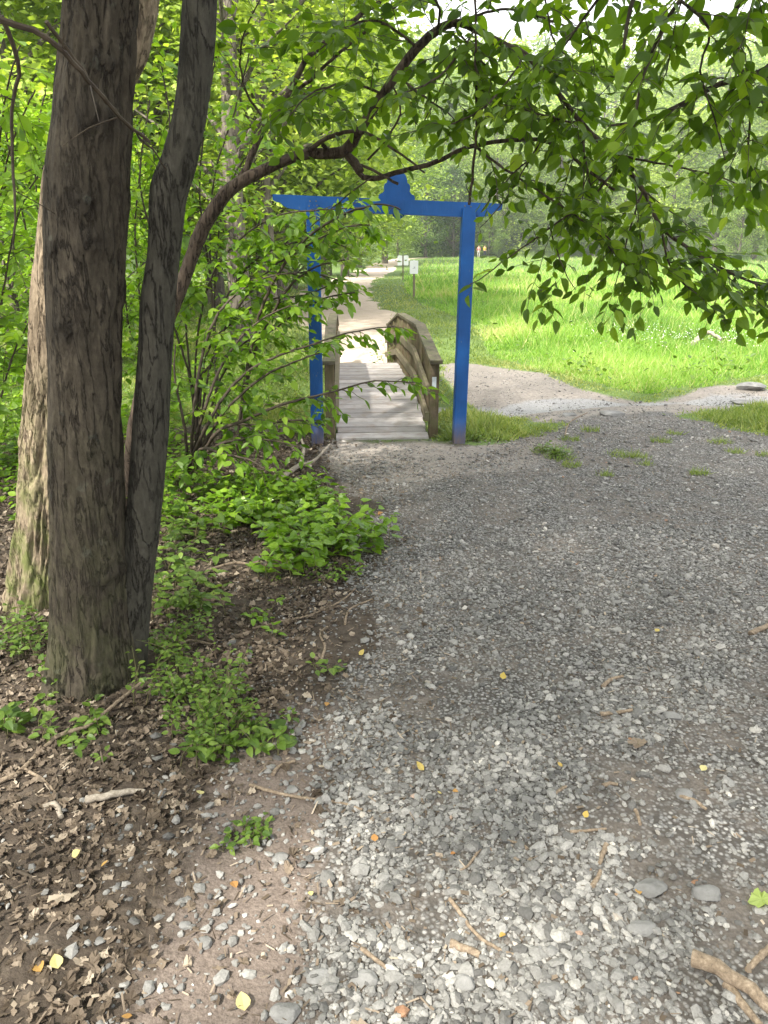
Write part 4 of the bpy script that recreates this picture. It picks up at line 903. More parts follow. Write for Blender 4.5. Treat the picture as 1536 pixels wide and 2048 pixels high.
for a in [('slender', 'slender_tree', 'slender pale-trunked tree with yellow-green tiers of leaves seen above the leaning limb', 478, 15, 12), ('yellow', 'broadleaf_tree', 'yellow-green tree lit behind the leaning limb, above the left end of the beam', 560, 24, 13),
          ('oak', 'broadleaf_tree', 'green tree filling the gap between the thin stem and the frame top', 430, 27, 17), ('yellow', 'broadleaf_tree', 'light green tree in the gap between the twin stems', 300, 20, 13),
          ('oak', 'broadleaf_tree', 'tree at the far left edge deep in the wood', -60, 22, 16), ('yellow', 'broadleaf_tree', 'light tree between the left edge and the pale trunk', 60, 17, 12),
          ('brightbush', 'broadleaf_bush', 'low bright bush left of the pale trunk, behind the wide bush', 20, 11, 3.6), ('brightbush', 'broadleaf_bush', 'low bright bush behind the pale trunk', 190, 12.5, 3.8),
          ('bushy', 'broadleaf_bush', 'rounded bush beyond the left grass, left of the white marker', 500, 30, 6), ('ash', 'broadleaf_tree', 'grey-green tall tree above the left post of the gate', 640, 40, 22),
          ('bushy', 'broadleaf_bush', 'bush behind the white trail marker', 590, 38, 7), ('slender', 'slender_tree', 'thin tree with a bare lower trunk right of the first slender one', 532, 20, 15), ('oak', 'broadleaf_tree', 'tall tree behind the thin stem of the twin-trunk tree', 350, 32, 20),
          ('ash', 'broadleaf_tree', 'tall grey-green tree deep behind the thick trunk', 150, 30, 20)]:
    tree(*a, GL)
for a in [('yellow', 'broadleaf_tree', 'light tree over the left half of the crossbeam', 690, 58, 17), ('bushy', 'broadleaf_bush', 'rounded bush where the trail enters the wood, left side', 660, 60, 9),
          ('bushy', 'broadleaf_bush', 'bush left of the trail bend under the crossbeam', 720, 78, 10), ('oak', 'broadleaf_tree', 'green tree right behind the crest of the gate', 770, 88, 20), ('dark', 'broadleaf_tree', 'dark low-branched tree above the two signs', 850, 122, 15),
          ('dark', 'broadleaf_tree', 'dark tree left of the right gate post, next to the one above the signs', 905, 124, 13), ('oak', 'broadleaf_tree', 'tall tree behind the top of the right gate post', 900, 134, 24), ('ash', 'broadleaf_tree', 'grey-green tree just right of the right gate post', 985, 128, 22),
          ('yellow', 'broadleaf_tree', 'light tree over the two far walkers', 1040, 132, 20), ('oak', 'broadleaf_tree', 'green tree behind the middle of the hanging branches', 1110, 126, 21), ('yellow', 'broadleaf_tree', 'pale tree below the gap of white sky', 1180, 124, 18),
          ('bushy', 'broadleaf_bush', 'bush at the meadow edge, under the middle of the hanging branches', 1120, 119, 9), ('ash', 'broadleaf_tree', 'tall pale-trunked tree above the right part of the meadow', 1260, 122, 23), ('yellow', 'broadleaf_tree', 'light green tree at the right part of the meadow edge', 1330, 112, 19),
          ('oak', 'broadleaf_tree', 'tree near the right edge behind the lowest hanging leaves', 1420, 108, 20), ('ash', 'broadleaf_tree', 'tree at the right edge of the meadow, slim and grey-green', 1500, 104, 20), ('yellow', 'broadleaf_tree', 'bright tree at the right edge of the picture', 1580, 92, 17),
          ('bushy', 'broadleaf_bush', 'bush at the meadow edge near the right side', 1470, 98, 8), ('bushy', 'broadleaf_bush', 'bush at the meadow edge under the pale-trunked tree', 1280, 116, 8), ('bushy', 'broadleaf_bush', 'bush just behind the two far walkers', 975, 123, 7), ('bushy', 'broadleaf_bush', 'bush left of the dark tree, above the farther sign', 795, 112, 9)]:
    tree(*a, GC)

rg = np.random.default_rng(19); a_ = rg.uniform(-60, 100, 520); y_ = 122 + rg.uniform(0, 12, 520) - .0012 * (a_ - 10) ** 2 - .10 * np.clip(a_ - 30, 0, 99)
ok_ = (np.abs(a_) < y_ * .62 + 4) & ~((a_ > -14) & (a_ < 20) & (y_ < 126)); a_, y_ = a_[ok_], y_[ok_]
mb = MB(); crown_cluster(mb, np.stack([a_, y_, zg(a_, y_) + rg.uniform(.3, 6.5, len(a_)) ], -1), 60, 1.1, .42, rg, CARD, .6); o = mb.build('far_undergrowth', M['leaf_far2']); o['kind'] = 'stuff'
# far wood on the hillside: one uncountable mass
rg = np.random.default_rng(9); mb = MB(); tr = MB(); n = 0
fx_, fy_ = [], []
while n < 330:
    x_ = rg.uniform(-120, 150); y_ = rg.uniform(35, 225)
    r_ = math.hypot(x_ * .85 - 5, y_)
    leftwood = x_ < -14 - .10 * y_ and y_ < 125
    if not (r_ > 138 or leftwood): continue
    if abs(x_) > y_ * .62 + 6: continue
    fx_.append(x_); fy_.append(y_); n += 1
for x_, y_ in zip(fx_, fy_):
    z_ = float(zg(x_, y_)); h = rg.uniform(15, 24); m_ = 34; t = rg.uniform(.12, 1, m_); w = h * .3 * (np.sin(np.pi * t ** .8) * .9 + .1); th = rg.uniform(0, 6.28, m_)
    c_ = np.stack([x_ + w * np.cos(th), y_ + w * np.sin(th), z_ + h * t], -1); c_ = c_[c_[:, 1] < y_ + 3]
    crown_cluster(mb, c_, 34, h * .06, .62 * (.7 + y_ / 300), rg, CARD, .5, rg.normal(0, .16)); tube(tr, [(x_, y_, z_ - .5), (x_ + rg.normal(0, .3), y_, z_ + h * .5), (x_, y_, z_ + h * .9)], [.25, .18, .05], 5)
off = mb.n; mb.V += tr.V; mb.F += [f + off for f in tr.F]; mb.A += tr.A; mb.M += [a + 1 for a in tr.M]; mb.n += tr.n
o = mb.build('far_woods', [M['leaf_far3'], M['bark_far']]); o['kind'] = 'stuff'

# ------------------------------------------------------------------ gravel: real stones
rg = np.random.default_rng(21)
def scatter(n, x0, x1, y0, y1, pw=1.0):
    return rg.uniform(x0, x1, n), y0 + (y1 - y0) * rg.random(n) ** pw
xs, ys = [], []
for n, x0, x1, y0, y1 in ((98000, -1.2, 2.5, .95, 2.6), (82000, -1.3, 3.6, 2.6, 4.6), (60000, -.8, 4.6, 4.6, 7.9), (16000, .6, 6.5, 7.9, 11.5)):
    a, b_ = scatter(n, x0, x1, y0, y1); xs.append(a); ys.append(b_)
xs = np.concatenate(xs); ys = np.concatenate(ys)
keep = np.abs(xs) < ys * .60 + 1.1; xs, ys = xs[keep], ys[keep]
zz = zones(xs, ys); clump = n2(xs, ys, 2.2, 3, 31); cl2 = n2(xs, ys, 9, 2, 33)
pr = zz['gravel'] ** 1.5 * (.10 + 1.1 * sstep(.42, .60, clump * .65 + cl2 * .35)) * np.where(ys > 3.0, 1.0, .68) + .13 * zz['litter'] * sstep(-1.0, -.3, xs) + .02 + .25 * zz['dirt'] + .5 * zz['track'] + .4 * zz['wet']
pr = np.maximum(pr, zz['gravel'] * sstep(2.3, 3.2, ys) * .72)
keep = rg.random(len(xs)) < pr; xs, ys = xs[keep], ys[keep]; n = len(xs)
big = sstep(3.4, 1.4, ys)
sz = np.exp(rg.normal(0, .48, n)) * (.0052 + .0010 * big); sz = np.clip(sz, .0028, .022)
th = rg.uniform(0, 6.28, n); zr = rg.normal(0, .28, (n, 3)); zr[:, 2] = 1; Zs = norm(zr)
Xs = np.stack([np.cos(th), np.sin(th), 0 * th], -1); Xs = norm(Xs - Zs * (Xs * Zs).sum(-1, keepdims=True)); Ys = np.cross(Zs, Xs)
TVs = ICO[None] * (1 + rg.uniform(-.30, .22, (n, 12, 1))); scs = np.stack([sz * rg.uniform(.9, 1.5, n), sz * rg.uniform(.7, 1.1, n), sz * rg.uniform(.35, .75, n)], -1)
pz = zg(xs, ys) + scs[:, 2] * rg.uniform(.1, .7, n) + zones(xs, ys)['gravel'] * 0 + (n2(xs, ys, 5, 3, 21) - .5) * .012
L = TVs * scs[:, None, :]
V = np.stack([xs, ys, pz], -1)[:, None] + L[..., 0:1] * Xs[:, None] + L[..., 1:2] * Ys[:, None] + L[..., 2:3] * Zs[:, None]
F = (ICOF[None] + (np.arange(n) * 12)[:, None, None]).reshape(-1, 3)
mb = MB(); mb.V.append(V.reshape(-1, 3)); mb.F.append(F); mb.A.append(np.repeat(np.clip(rg.beta(1.35, 1.75, n) * .90 + (rg.random(n) < .03) * rg.uniform(.2, .6, n), 0, 1), 20)); mb.M.append(np.zeros(n * 20, int)); mb.n = n * 12
o = mb.build('gravel', M['stone']); o['kind'] = 'stuff'
print('stones', n)

# dry leaf litter, chips and needles
def lay(n, xs, ys, tmpls, size, mb, tint, lift=.006, tilt=.4, curl=(.0, .5)):
    k = len(tmpls); sel = rg.integers(0, k, len(xs))
    for t_ in range(k):
        m_ = sel == t_; x_, y_ = xs[m_], ys[m_]; c = len(x_)
        if c == 0: continue
        d = rg.normal(0, 1, (c, 3)); d[:, 2] *= .22; d = norm(d); X_, Y_, Z_ = frames(d, np.array([0, 0, 1.]), rg, tilt)
        p = np.stack([x_, y_, zg(x_, y_) + lift + rg.random(c) * lift], -1); cu = rg.normal(0, curl[1], (c, 2)) + curl[0]
        inst(mb, tmpls[t_][0], tmpls[t_][1], p, X_, Y_, Z_, size * rg.uniform(.45, 1.25, c), np.clip(rg.beta(2, 2.6, c) + tint, 0, 1), cu)
xs = np.r_[rg.uniform(-3.4, .2, 40000), rg.uniform(-7, -1, 9000)]; ys = np.r_[rg.uniform(.9, 7.2, 40000), rg.uniform(3, 8, 9000)]
lit = zones(xs, ys)['litter']; dens = sstep(.30, .60, n2(xs, ys, 1.3, 3, 41)) * .35 + .65
edge = sdist(xs, ys, Z_GRAVEL)
keep = (rg.random(len(xs)) < lit * dens * (.06 + .94 * sstep(.0, -.30, edge + .16 * sstep(2.6, 1.9, ys))) + .02) & (np.abs(xs) < ys * .62 + .6) & ~((np.hypot(xs + 1.15, ys - 2.78) < .2) | (np.hypot(xs + 1.75, ys - 3.5) < .2)); xs, ys = xs[keep], ys[keep]
mb = MB(); lay(0, xs, ys, [lobed(i) for i in range(9)], .043, mb, .06, .006, .5, (.15, .9))
n = 42000; xs = rg.uniform(-2.6, 2.5, n); ys = rg.uniform(.9, 7.2, n); zz = zones(xs, ys); edge = sdist(xs, ys, Z_GRAVEL)
keep = (rg.random(n) < zz['litter'] * .75 + zz['gravel'] * (.14 + .75 * np.exp(-(edge / .34) ** 2)) + zz['dirt'] * .15) & (np.abs(xs) < ys * .62 + .5); xs, ys = xs[keep], ys[keep]
chip = (np.array([(-.5, 0, 0), (.5, .06, 0), (.5, 1, .02), (-.4, .9, 0)]) * [.13, 1, 1], [np.array([(0, 1, 2, 3)])])
lay(0, xs, ys, [chip, (chip[0] * [2.2, .6, 1], chip[1])], .034, mb, .12, .005, .25, (0, .3))
o = mb.build('leaf_litter', M['litter']); o['kind'] = 'stuff'

# sticks lying about -----------------------------------------------------
def stick(px, w, label, name='stick', mat='deadwood', lift=.0, z=0., k=7, jit=.0035, forks=(), group=None):
    pts = []
    for q in px:
        g_ = G(*q[:2]); zb = float(zg(g_[0], g_[1])); pts.append([g_[0], g_[1], zb + (q[2] if len(q) > 2 else 0)])
    pts = np.array(pts); c = pts.mean(0); dd = np.hypot(c[1], H); r = w * .5 * k1 * dd
    pts[:, 2] += r * .8
    p_, r_ = resample(pts, np.linspace(r, r * .65, len(pts)), max(.012, r)); p_ = p_ + rg.normal(0, r * .10, p_.shape); r_ = r_ * (1 + .3 * (fbm(p_ * 30, 2, 2) - .5))
    mb = MB(); tube(mb, p_, r_, k + 3)
    for fpx in forks:
        q_ = np.array([[*G(*u[:2])[:2], (u[2] if len(u) > 2 else 0) + r * .6 + float(zg(*G(*u[:2])[:2]))] for u in fpx]); a, b_ = resample(q_, np.linspace(r * .75, r * .35, len(q_)), max(.012, r)); tube(mb, a + rg.normal(0, r * .08, a.shape), b_, k)
    o = mb.build(name, M[mat], smooth=True); tag(o, label, 'stick' if name in ('stick', 'twig') else name.split('_')[-1], group); return o
stick([(1385, 1932, .01), (1430, 1958, .02), (1480, 1990, .02), (1536, 2030, .01), (1600, 2070)], 28, 'thick pale broken branch lying on the gravel in the bottom right corner', 'fallen_branch', k=12, forks=[[(1450, 1975), (1480, 2010), (1520, 2060)]])
stick([(1560, 1890), (1525, 1912), (1495, 1945)], 14, 'dark stub of branch at the right edge above the thick broken branch', mat='deadwood')
stick([(548, 975, .01), (575, 955, .015), (600, 940, .02), (622, 942, .03)], 12, 'pale grey forked branch lying on dry leaves below the left gate post', 'forked_branch', 'greywood', forks=[[(600, 940, .02), (608, 915, .05), (603, 900, .09)], [(600, 940, .02), (630, 930, .03), (660, 905, .06)]])
stick([(-20, 1582), (40, 1552), (85, 1510), (120, 1488, .02), (180, 1465, .02), (235, 1428, .04), (285, 1390, .05)], 10, 'long pale crooked branch running from the left edge to the foot of the dark trunk', 'long_branch', 'deadwood', forks=[[(50, 1545), (85, 1565), (112, 1592)]])
stick([(175, 1612, .01), (215, 1606, .015), (255, 1596, .01), (290, 1590)], 15, 'short thick pale stick among brown leaves below the dark trunk', mat='greywood', k=10)
stick([(88, 1625), (110, 1617), (125, 1640)], 13, 'pale curled strip of bark among brown leaves at left', 'bark_strip', 'greywood')
stick([(-10, 1735), (30, 1748), (90, 1770)], 10, 'dark short branch at the left edge on brown leaves', mat='twig')
stick([(500, 1572), (560, 1590), (620, 1600), (680, 1608), (725, 1622)], 7, 'long thin brown stick crossing from leaf litter onto gravel')
stick([(900, 1800), (925, 1835), (950, 1868), (985, 1895), (1040, 1917)], 8, 'thin curved grey stick lying on pale gravel, longest in the foreground', mat='deadwood')
stick([(900, 1893), (930, 1903), (958, 1915)], 17, 'short thick tan stick beside the curved grey stick')
stick([(722, 1900), (755, 1925), (800, 1962)], 9, 'tan stick on gravel left of the curved grey stick')
for px, w, lab in ([(1205, 1376), (1222, 1362), (1245, 1355)], 9, 'tan stick on the gravel, upper of two lying slantwise'), ([(1200, 1432), (1225, 1430), (1265, 1424)], 10, 'pale stick on the gravel under the slanting tan stick'), ([(1140, 1666), (1170, 1664), (1212, 1660)], 7, 'straight pale stick lying crosswise on the gravel'), \
    ([(1205, 1574), (1220, 1570), (1235, 1572)], 9, 'short pale stick above the crosswise stick'), ([(1108, 1592), (1118, 1583), (1132, 1575)], 8, 'short tan stick left of the yellow spot on gravel'), ([(1360, 1595), (1390, 1605), (1412, 1622)], 9, 'brown curved stick beside a dark stone at right'), \
    ([(1270, 1622), (1276, 1636), (1280, 1652)], 8, 'short upright-lying stick right of the crosswise stick'), ([(1212, 1692), (1205, 1712), (1200, 1730)], 10, 'brown stick pointing at the camera below the crosswise stick'), ([(1185, 1775), (1195, 1760), (1200, 1745)], 10, 'stick below the brown one pointing at the camera'), \
    ([(640, 1328), (650, 1296), (640, 1270), (655, 1255)], 6, 'thin pale twig at the border of gravel and leaves, right of the herbs'), ([(505, 1258), (560, 1245), (620, 1232), (680, 1205), (712, 1178)], 5, 'long thin twig arching over the brown soil in front of the brier patch'), \
    ([(420, 1145), (470, 1130), (520, 1136)], 7, 'stick behind the herbs right of the trunk'), ([(1055, 1700), (1040, 1690), (1000, 1680)], 6, 'faint brown twig left of the crosswise stick'), ([(545, 1552), (560, 1535), (590, 1525)], 8, 'dark stick at the leaf edge below the herbs'), \
    ([(340, 1300), (380, 1285), (430, 1292)], 8, 'dark stick lying behind the herbs beside the thin trunk'), ([(690, 1250), (700, 1220), (745, 1200)], 5, 'thin dark twig on dark gravel beside the brown soil'), ([(960, 1700), (935, 1735), (920, 1742)], 6, 'small pale twig in the middle of the near gravel'), \
    ([(1500, 1272), (1536, 1255), (1560, 1250)], 12, 'pale root-like stick at the right edge of the gravel'), ([(1130, 872), (1140, 845), (1175, 822)], 3, 'thin pale twig beside the trail right of the gate'):
    stick(px, w, lab, 'twig' if w < 7 else 'stick', group='sticks scattered on the ground')
stick([(1385, 702, .10), (1410, 692, .22), (1440, 696, .12)], 10, 'curved dead branch lying on the meadow grass at right', 'meadow_branch', 'greywood')
stick([(455, 800, .02), (520, 806, .04), (584, 806, .05)], 22, 'short log lying by the stream left of the gate', 'fallen_log', 'bark_pale', k=12)
# loose leaves and petals
def fallen(px, s_, label, tint, tm=LEAF, mat='petal', cat='leaf'):
    g_ = G(*px); g_[2] = float(zg(g_[0], g_[1])) + .014; mb = MB(); c = s_ * k1 * np.hypot(g_[1], H)
    d = norm(np.array([[random.uniform(-1, 1), random.uniform(-1, 1), .12]])); X_, Y_, Z_ = frames(d, np.array([0, 0, 1.]), rg, .2)
    inst(mb, tm[0] * [1.5, 1, 1], tm[1], g_[None], X_, Y_, Z_, np.array([c]), np.array([tint]), rg.normal(.1, .25, (1, 2)))
    tag(mb.build('fallen_leaf', M[mat]), label, cat, 'bright fallen leaves')
for px, s_, lab, ti in [((848, 1547), 26, 'bright yellow leaf alone on the gravel in the middle', .55), ((880, 1590), 14, 'small yellow-green leaf below the bright yellow one', .7), ((905, 1588), 14, 'small orange leaf right of the yellow-green one', .15), ((118, 1948), 34, 'pale yellow curled petal near the bottom left corner', .85),
     ((77, 1938), 32, 'orange-tan leaf left of the pale yellow petal', .2), ((145, 1722), 24, 'yellow bud scale on the brown leaves at left', .8), ((203, 1742), 20, 'orange leaf right of the yellow bud scale', .25), ((490, 2030), 40, 'pale yellow petal at the bottom edge', .9), ((266, 2040), 24, 'orange leaf at the bottom edge left', .15),
     ((465, 1770), 24, 'pinkish orange leaf on the lit soil patch', .1), ((1274, 1784), 20, 'orange leaf on the gravel at right', .2), ((1168, 1642), 18, 'yellow leaf touching the crosswise stick', .45), ((1005, 1364), 20, 'yellow leaf on far gravel near the middle', .5), ((1124, 1540), 16, 'tan yellow leaf on gravel above the short sticks', .4),
     ((1402, 1548), 22, 'pale green-yellow leaf on gravel at right', .95), ((750, 1690), 22, 'orange leaf in the middle gravel', .1), ((900, 1715), 14, 'dark orange leaf in the middle gravel', .05), ((400, 1588), 24, 'pale yellow leaf pieces at the end of a thin stick', .95), ((718, 1315), 18, 'yellow leaf at the gravel edge beside the brown soil', .6),
     ((1310, 1268), 16, 'yellow leaf on the distant gravel at right', .6), ((1010, 1875), 18, 'small tan leaf right of the curved grey stick', .3), ((620, 1790), 16, 'small green-yellow leaf on lit soil', .8), ((655, 1410), 16, 'tiny orange leaf at the border of gravel and soil', .15), ((765, 1028), 18, 'pinkish leaf on the far gravel near the gate', .1)]:
    fallen(px, s_ * .72, lab, ti)
fallen((1522, 1805), 46, 'large pale green leaf at the right edge of the gravel', .75, lobed(3), 'leaf_far3'); fallen((130, 1800), 62, 'large tan lobed leaf on the brown litter at left', .95, lobed(4), 'litter'); fallen((1275, 1492), 40, 'pinkish brown lobed leaf lying on gravel', .75, lobed(1), 'litter')
# rocks -------------------------------------------------------------------
def rock(px, w, hf, label, seed, mat='rock'):
    g_ = G(*px); g_[2] = float(zg(g_[0], g_[1])); r = w * .5 * k1 * np.hypot(g_[1], H); q = np.random.default_rng(seed)
    import bmesh
    bm = bmesh.new(); bmesh.ops.create_icosphere(bm, subdivisions=4, radius=1); V = np.array([v.co[:] for v in bm.verts]); F = np.array([[v.index for v in f.verts] for f in bm.faces]); bm.free()
    d = 1 + .55 * (fbm(V * 1.1 + seed, 3, seed) - .5) + .12 * (fbm(V * 5 + seed, 3, seed) - .5)
    for _ in range(7):
        nn = norm(q.normal(0, 1, 3)); c = q.uniform(.55, .9); s_ = (V * d[:, None]) @ nn; d = np.where(s_ > c, d * c / np.maximum(s_, 1e-6), d)
    a = q.uniform(0, 3); V = V * d[:, None] * [r, r * .7, r * hf]; mb = MB(); mb.add(V @ np.array([[1, 0, 0], [0, 1, 0], [0, 0, 1]]) + g_ + [0, 0, r * hf * .35], F)
    tag(mb.build('rock', M[mat]), label, 'rock')
rock((1222, 828), 50, .28, 'flat pale rock in the dirt between gravel and stream', 3); rock((1137, 828), 34, .25, 'smaller flat rock left of the pale one', 4); rock((1500, 772), 70, .26, 'large pale boulder slab by the stream at the right edge', 5); rock((1492, 795), 60, .22, 'low whitish rock in front of the boulder slab', 8)
for k_, (px, w, lab) in enumerate([((1300, 1780), 62, 'largest flat grey stone in the near gravel at right'), ((1412, 1790), 56, 'flat grey stone left of the pale green leaf'), ((730, 1962), 50, 'big flat stone in the gravel near the tan stick'), ((800, 1640 + 30), 24, 'oval pale stone on brown soil left of middle'), ((640, 1958), 44, 'angular stone at the bottom, left of the big flat one'),
      ((574, 2030), 54, 'pale stone at the bottom edge'), ((1370, 1592), 40, 'dark stone beside the brown curved stick'), ((1345, 1435), 44, 'flat dark stone on the gravel at right'), ((583, 1580), 26, 'grey stone on the litter border'), ((195, 1885), 26, 'grey pebble among brown leaves, lower left'), ((370, 1852), 24, 'pale round pebble on the lit soil, left one'), ((443, 1855), 24, 'pale round pebble on the lit soil, right one'),
      ((410, 1888), 34, 'flat pale pebble below the two round ones'), ((560, 1718), 34, 'dark round stone pair on the soil'), ((1285, 1860), 50, 'pale block of stone in the lower right gravel'), ((1098, 1905), 34, 'warm cream stone near the short thick stick'), ((925, 1968), 44, 'rounded pale stone at bottom middle'), ((1100, 1980), 40, 'tan smooth stone at bottom right of middle'),
      ((1470, 1960), 36, 'small brown block resting by the thick broken branch')]):
    rock(px, w, .42, lab, 20 + k_, 'rock')

# ------------------------------------------------------------------ grass
BL = (np.array([(-.5, 0, 0), (.5, 0, 0), (-.36, .5, .0), (.36, .5, .0), (0, 1, .0)]), [np.array([(0, 1, 4)]) * 0 + np.array([(2, 3, 4)]), np.array([(0, 1, 3, 2)])])
def grass(name, xs, ys, hgt, wid, mat, tintf=0., leanf=.45, kind='stuff'):
    n = len(xs); d = rg.normal(0, leanf, (n, 3)); d[:, 2] = 1; d = norm(d); X_ = norm(np.cross(d, rg.normal(0, 1, (n, 3)))); Z_ = np.cross(X_, d)
    p = np.stack([xs, ys, zg(xs, ys) - .01], -1); mb = MB(); hh_ = hgt * rg.uniform(.5, 1.25, n)
    cu = np.stack([rg.normal(0, .35, n), np.zeros(n)], -1); t = np.clip(rg.beta(2.4, 2.4, n) + tintf, 0, 1)
    inst(mb, BL[0], BL[1], p, X_, d, Z_, np.stack([wid * rg.uniform(.6, 1.3, n), hh_, hh_], -1), t, cu)
    o = mb.build(name, M[mat]); o['kind'] = kind; return o
def band(n, y0, y1, zone, side=.60, off=1.2, wobble=None):
    u = rg.random(n); ys = 1 / (1 / y0 - u * (1 / y0 - 1 / y1)); xs = rg.uniform(-1, 1, n) * (ys * side + off); return xs, ys
# tall meadow grass, right of the trail
A1, A2 = [], []
for n, y0, y1, h_, w_ in ((90000, 9.4, 16, .26, .011), (80000, 15, 32, .36, .020), (60000, 30, 118, .5, .055)):
    xs, ys = band(n * 2, y0, y1, None); zt = sdist(xs, ys, Z_TALL) + (n2(xs, ys, 1.6, 3, 3) - .5) * .4; k_ = (zt > 0) & (rg.random(len(xs)) < .35 + .65 * sstep(.3, .6, n2(xs, ys, 1.5, 2, 51))); xs, ys, zt = xs[k_][:n], ys[k_][:n], zt[k_][:n]
    A1.append((xs, ys, h_ * (.35 + .5 * sstep(0, .9, zt)) * (.4 + 1.1 * n2(xs, ys, 1.1, 3, 52)), w_, (n2(xs, ys, .35, 2, 53) - .5) * 1.3 + .05 * sstep(12, 30, ys)))
xs = np.concatenate([a[0] for a in A1]); ys = np.concatenate([a[1] for a in A1]); hh_ = np.concatenate([a[2] for a in A1]); ww = np.concatenate([np.full(len(a[0]), a[3]) for a in A1]); tt = np.concatenate([a[4] for a in A1])
sd_ = rng.random(len(xs)) < .05; hh_ = np.where(sd_, hh_ * 1.5, hh_); ww = np.where(sd_, ww * .8, ww); tt = np.where(sd_, .6, tt)
grass('meadow_grass', xs, ys, hh_, ww, 'grass', tt, .6)
n = 9000; xs, ys = band(n, 9.4, 26, None); k_ = (sdist(xs, ys, Z_TALL) > .05) & (rg.random(n) < sstep(.5, .62, n2(xs, ys, 1.1, 3, 71))); xs, ys = xs[k_], ys[k_]; n = len(xs)
a = rg.uniform(0, 6.28, n); d = norm(np.stack([np.cos(a), np.sin(a), rg.uniform(-.1, .8, n)], -1)); X_, Y_, Z_ = frames(d, np.array([0, 0, 1.]), rg, .35); mb = MB()
inst(mb, LEAF_S[0], LEAF_S[1], np.stack([xs, ys, zg(xs, ys) + rg.uniform(.05, .24, n)], -1), X_, Y_, Z_, .09 * rg.uniform(.5, 1.3, n), rg.beta(2, 2, n)); o = mb.build('meadow_weeds', M['herb']); o['kind'] = 'stuff'
# short mown grass along the trail, left bank, around the posts and scattered tufts
xs, ys = band(230000, 6.9, 60, None, .55, 1.0); zz = zones(xs, ys); w_ = np.maximum.reduce([zz['path'], zz['track'], zz['dirt'], zz['wet'], zz['gravel'], zz['litter'] * .97]); w_ = np.where(zz['pg'] > .5, 0, w_)
dk = (np.abs((xs - O0[0]) * S[0] + (ys - O0[1]) * S[1]) < HW + .02) & (ys < 14.3); tall = sdist(xs, ys, Z_TALL) > 0
k_ = (rg.random(len(xs)) < (1 - w_) ** 2) & ~dk & ~tall; xs, ys, pg = xs[k_], ys[k_], zz['pg'][k_]
lf = sstep(-.8, -1.6, xs)
grass('short_grass', xs, ys, (.045 + .05 * sstep(8, 20, ys) + .075 * pg * (ys < 9) + .06 * lf) * (.2 + 1.6 * n2(xs, ys, 3, 2, 55)), .006 + .0011 * ys, 'grass_short', (n2(xs, ys, .5, 2, 56) - .5) * .8 - .12 * pg, .8)
tf = [(1105, 905, .14), (1120, 918, .10), (1245, 912, .10), (1278, 916, .07), (1143, 932, .07), (1210, 950, .05), (1322, 884, .08), (1440, 885, .08), (1398, 948, .07), (1060, 870, .12), (1090, 860, .12), (1180, 862, .08), (1350, 868, .06), (1530, 912, .06), (1470, 905, .06), (1290, 930, .05), (1140, 880, .08)]
TL = ['widest grass tuft in the middle of the far gravel', 'small tuft just right of the widest one in the gravel', 'small tuft nearer the camera than the leafy one by the gate', 'tiny tuft in the gravel below the small one near the gate', 'tuft in line with the right gate post foot, halfway to the right edge', 'tuft beside the one level with the post foot, farther right',
      'nearest tuft in the right part of the gravel', 'tuft at the edge of the weeds right of the gate', 'tuft between the flat rock and the leafy weed', 'tuft between the widest tuft and the flat pale rock', 'tuft on the dirt in front of the right bank grass', 'tuft touching the right edge of the picture', 'tuft left of the one touching the right edge', 'tuft below the widest one in the far gravel', 'tuft straight below the smaller flat rock']
for k_, (px, py, r_) in enumerate(tf):
    g_ = G(px, py); n = int(150 * r_ / .1); a = rg.uniform(0, 6.28, n); q = r_ * np.sqrt(rg.random(n)); xs = g_[0] + q * np.cos(a) * 1.3; ys = g_[1] + q * np.sin(a)
    o = grass('grass_tuft', xs, ys, .05 + .3 * r_, .006, 'grass_short', -.1, .7, 'thing'); del o['kind']
    tag(o, ['leafy green tuft growing in the gravel nearest the right gate post', 'grass tuft touching the leafy one near the gate post'][k_] if k_ < 2 else TL[k_ - 2], 'grass tuft', 'small grass tufts in the gravel')
# flowers
g1 = rg.normal(0, 1, (300, 2)) * [.9, 1.2] + G(1350, 690)[:2]; g2 = rg.normal(0, 1, (160, 2)) * [1.0, .6] + G(1480, 700)[:2]; q = np.r_[g1, g2]
q = q[sdist(q[:, 0], q[:, 1], Z_TALL) > .1]
mb = MB(); d = norm(rg.normal(0, .4, (len(q), 3)) + [0, -.5, 1]); X_ = norm(np.cross(d, rg.normal(0, 1, (len(q), 3)))); Y_ = np.cross(d, X_)
FL = (np.array([(0, 0, .1)] + [(math.cos(a) * (1 if i % 2 else .45), math.sin(a) * (1 if i % 2 else .45), 0) for i, a in enumerate(np.arange(10) * math.pi / 5)]), [np.array([(0, 1 + i, 1 + (i + 1) % 10) for i in range(10)])])
inst(mb, FL[0], FL[1], np.c_[q, zg(q[:, 0], q[:, 1]) + rg.uniform(.16, .34, len(q))], X_, Y_, d, np.full(len(q), .010), np.full(len(q), .5)); o = mb.build('white_wildflowers', M['flower']); o['kind'] = 'stuff'

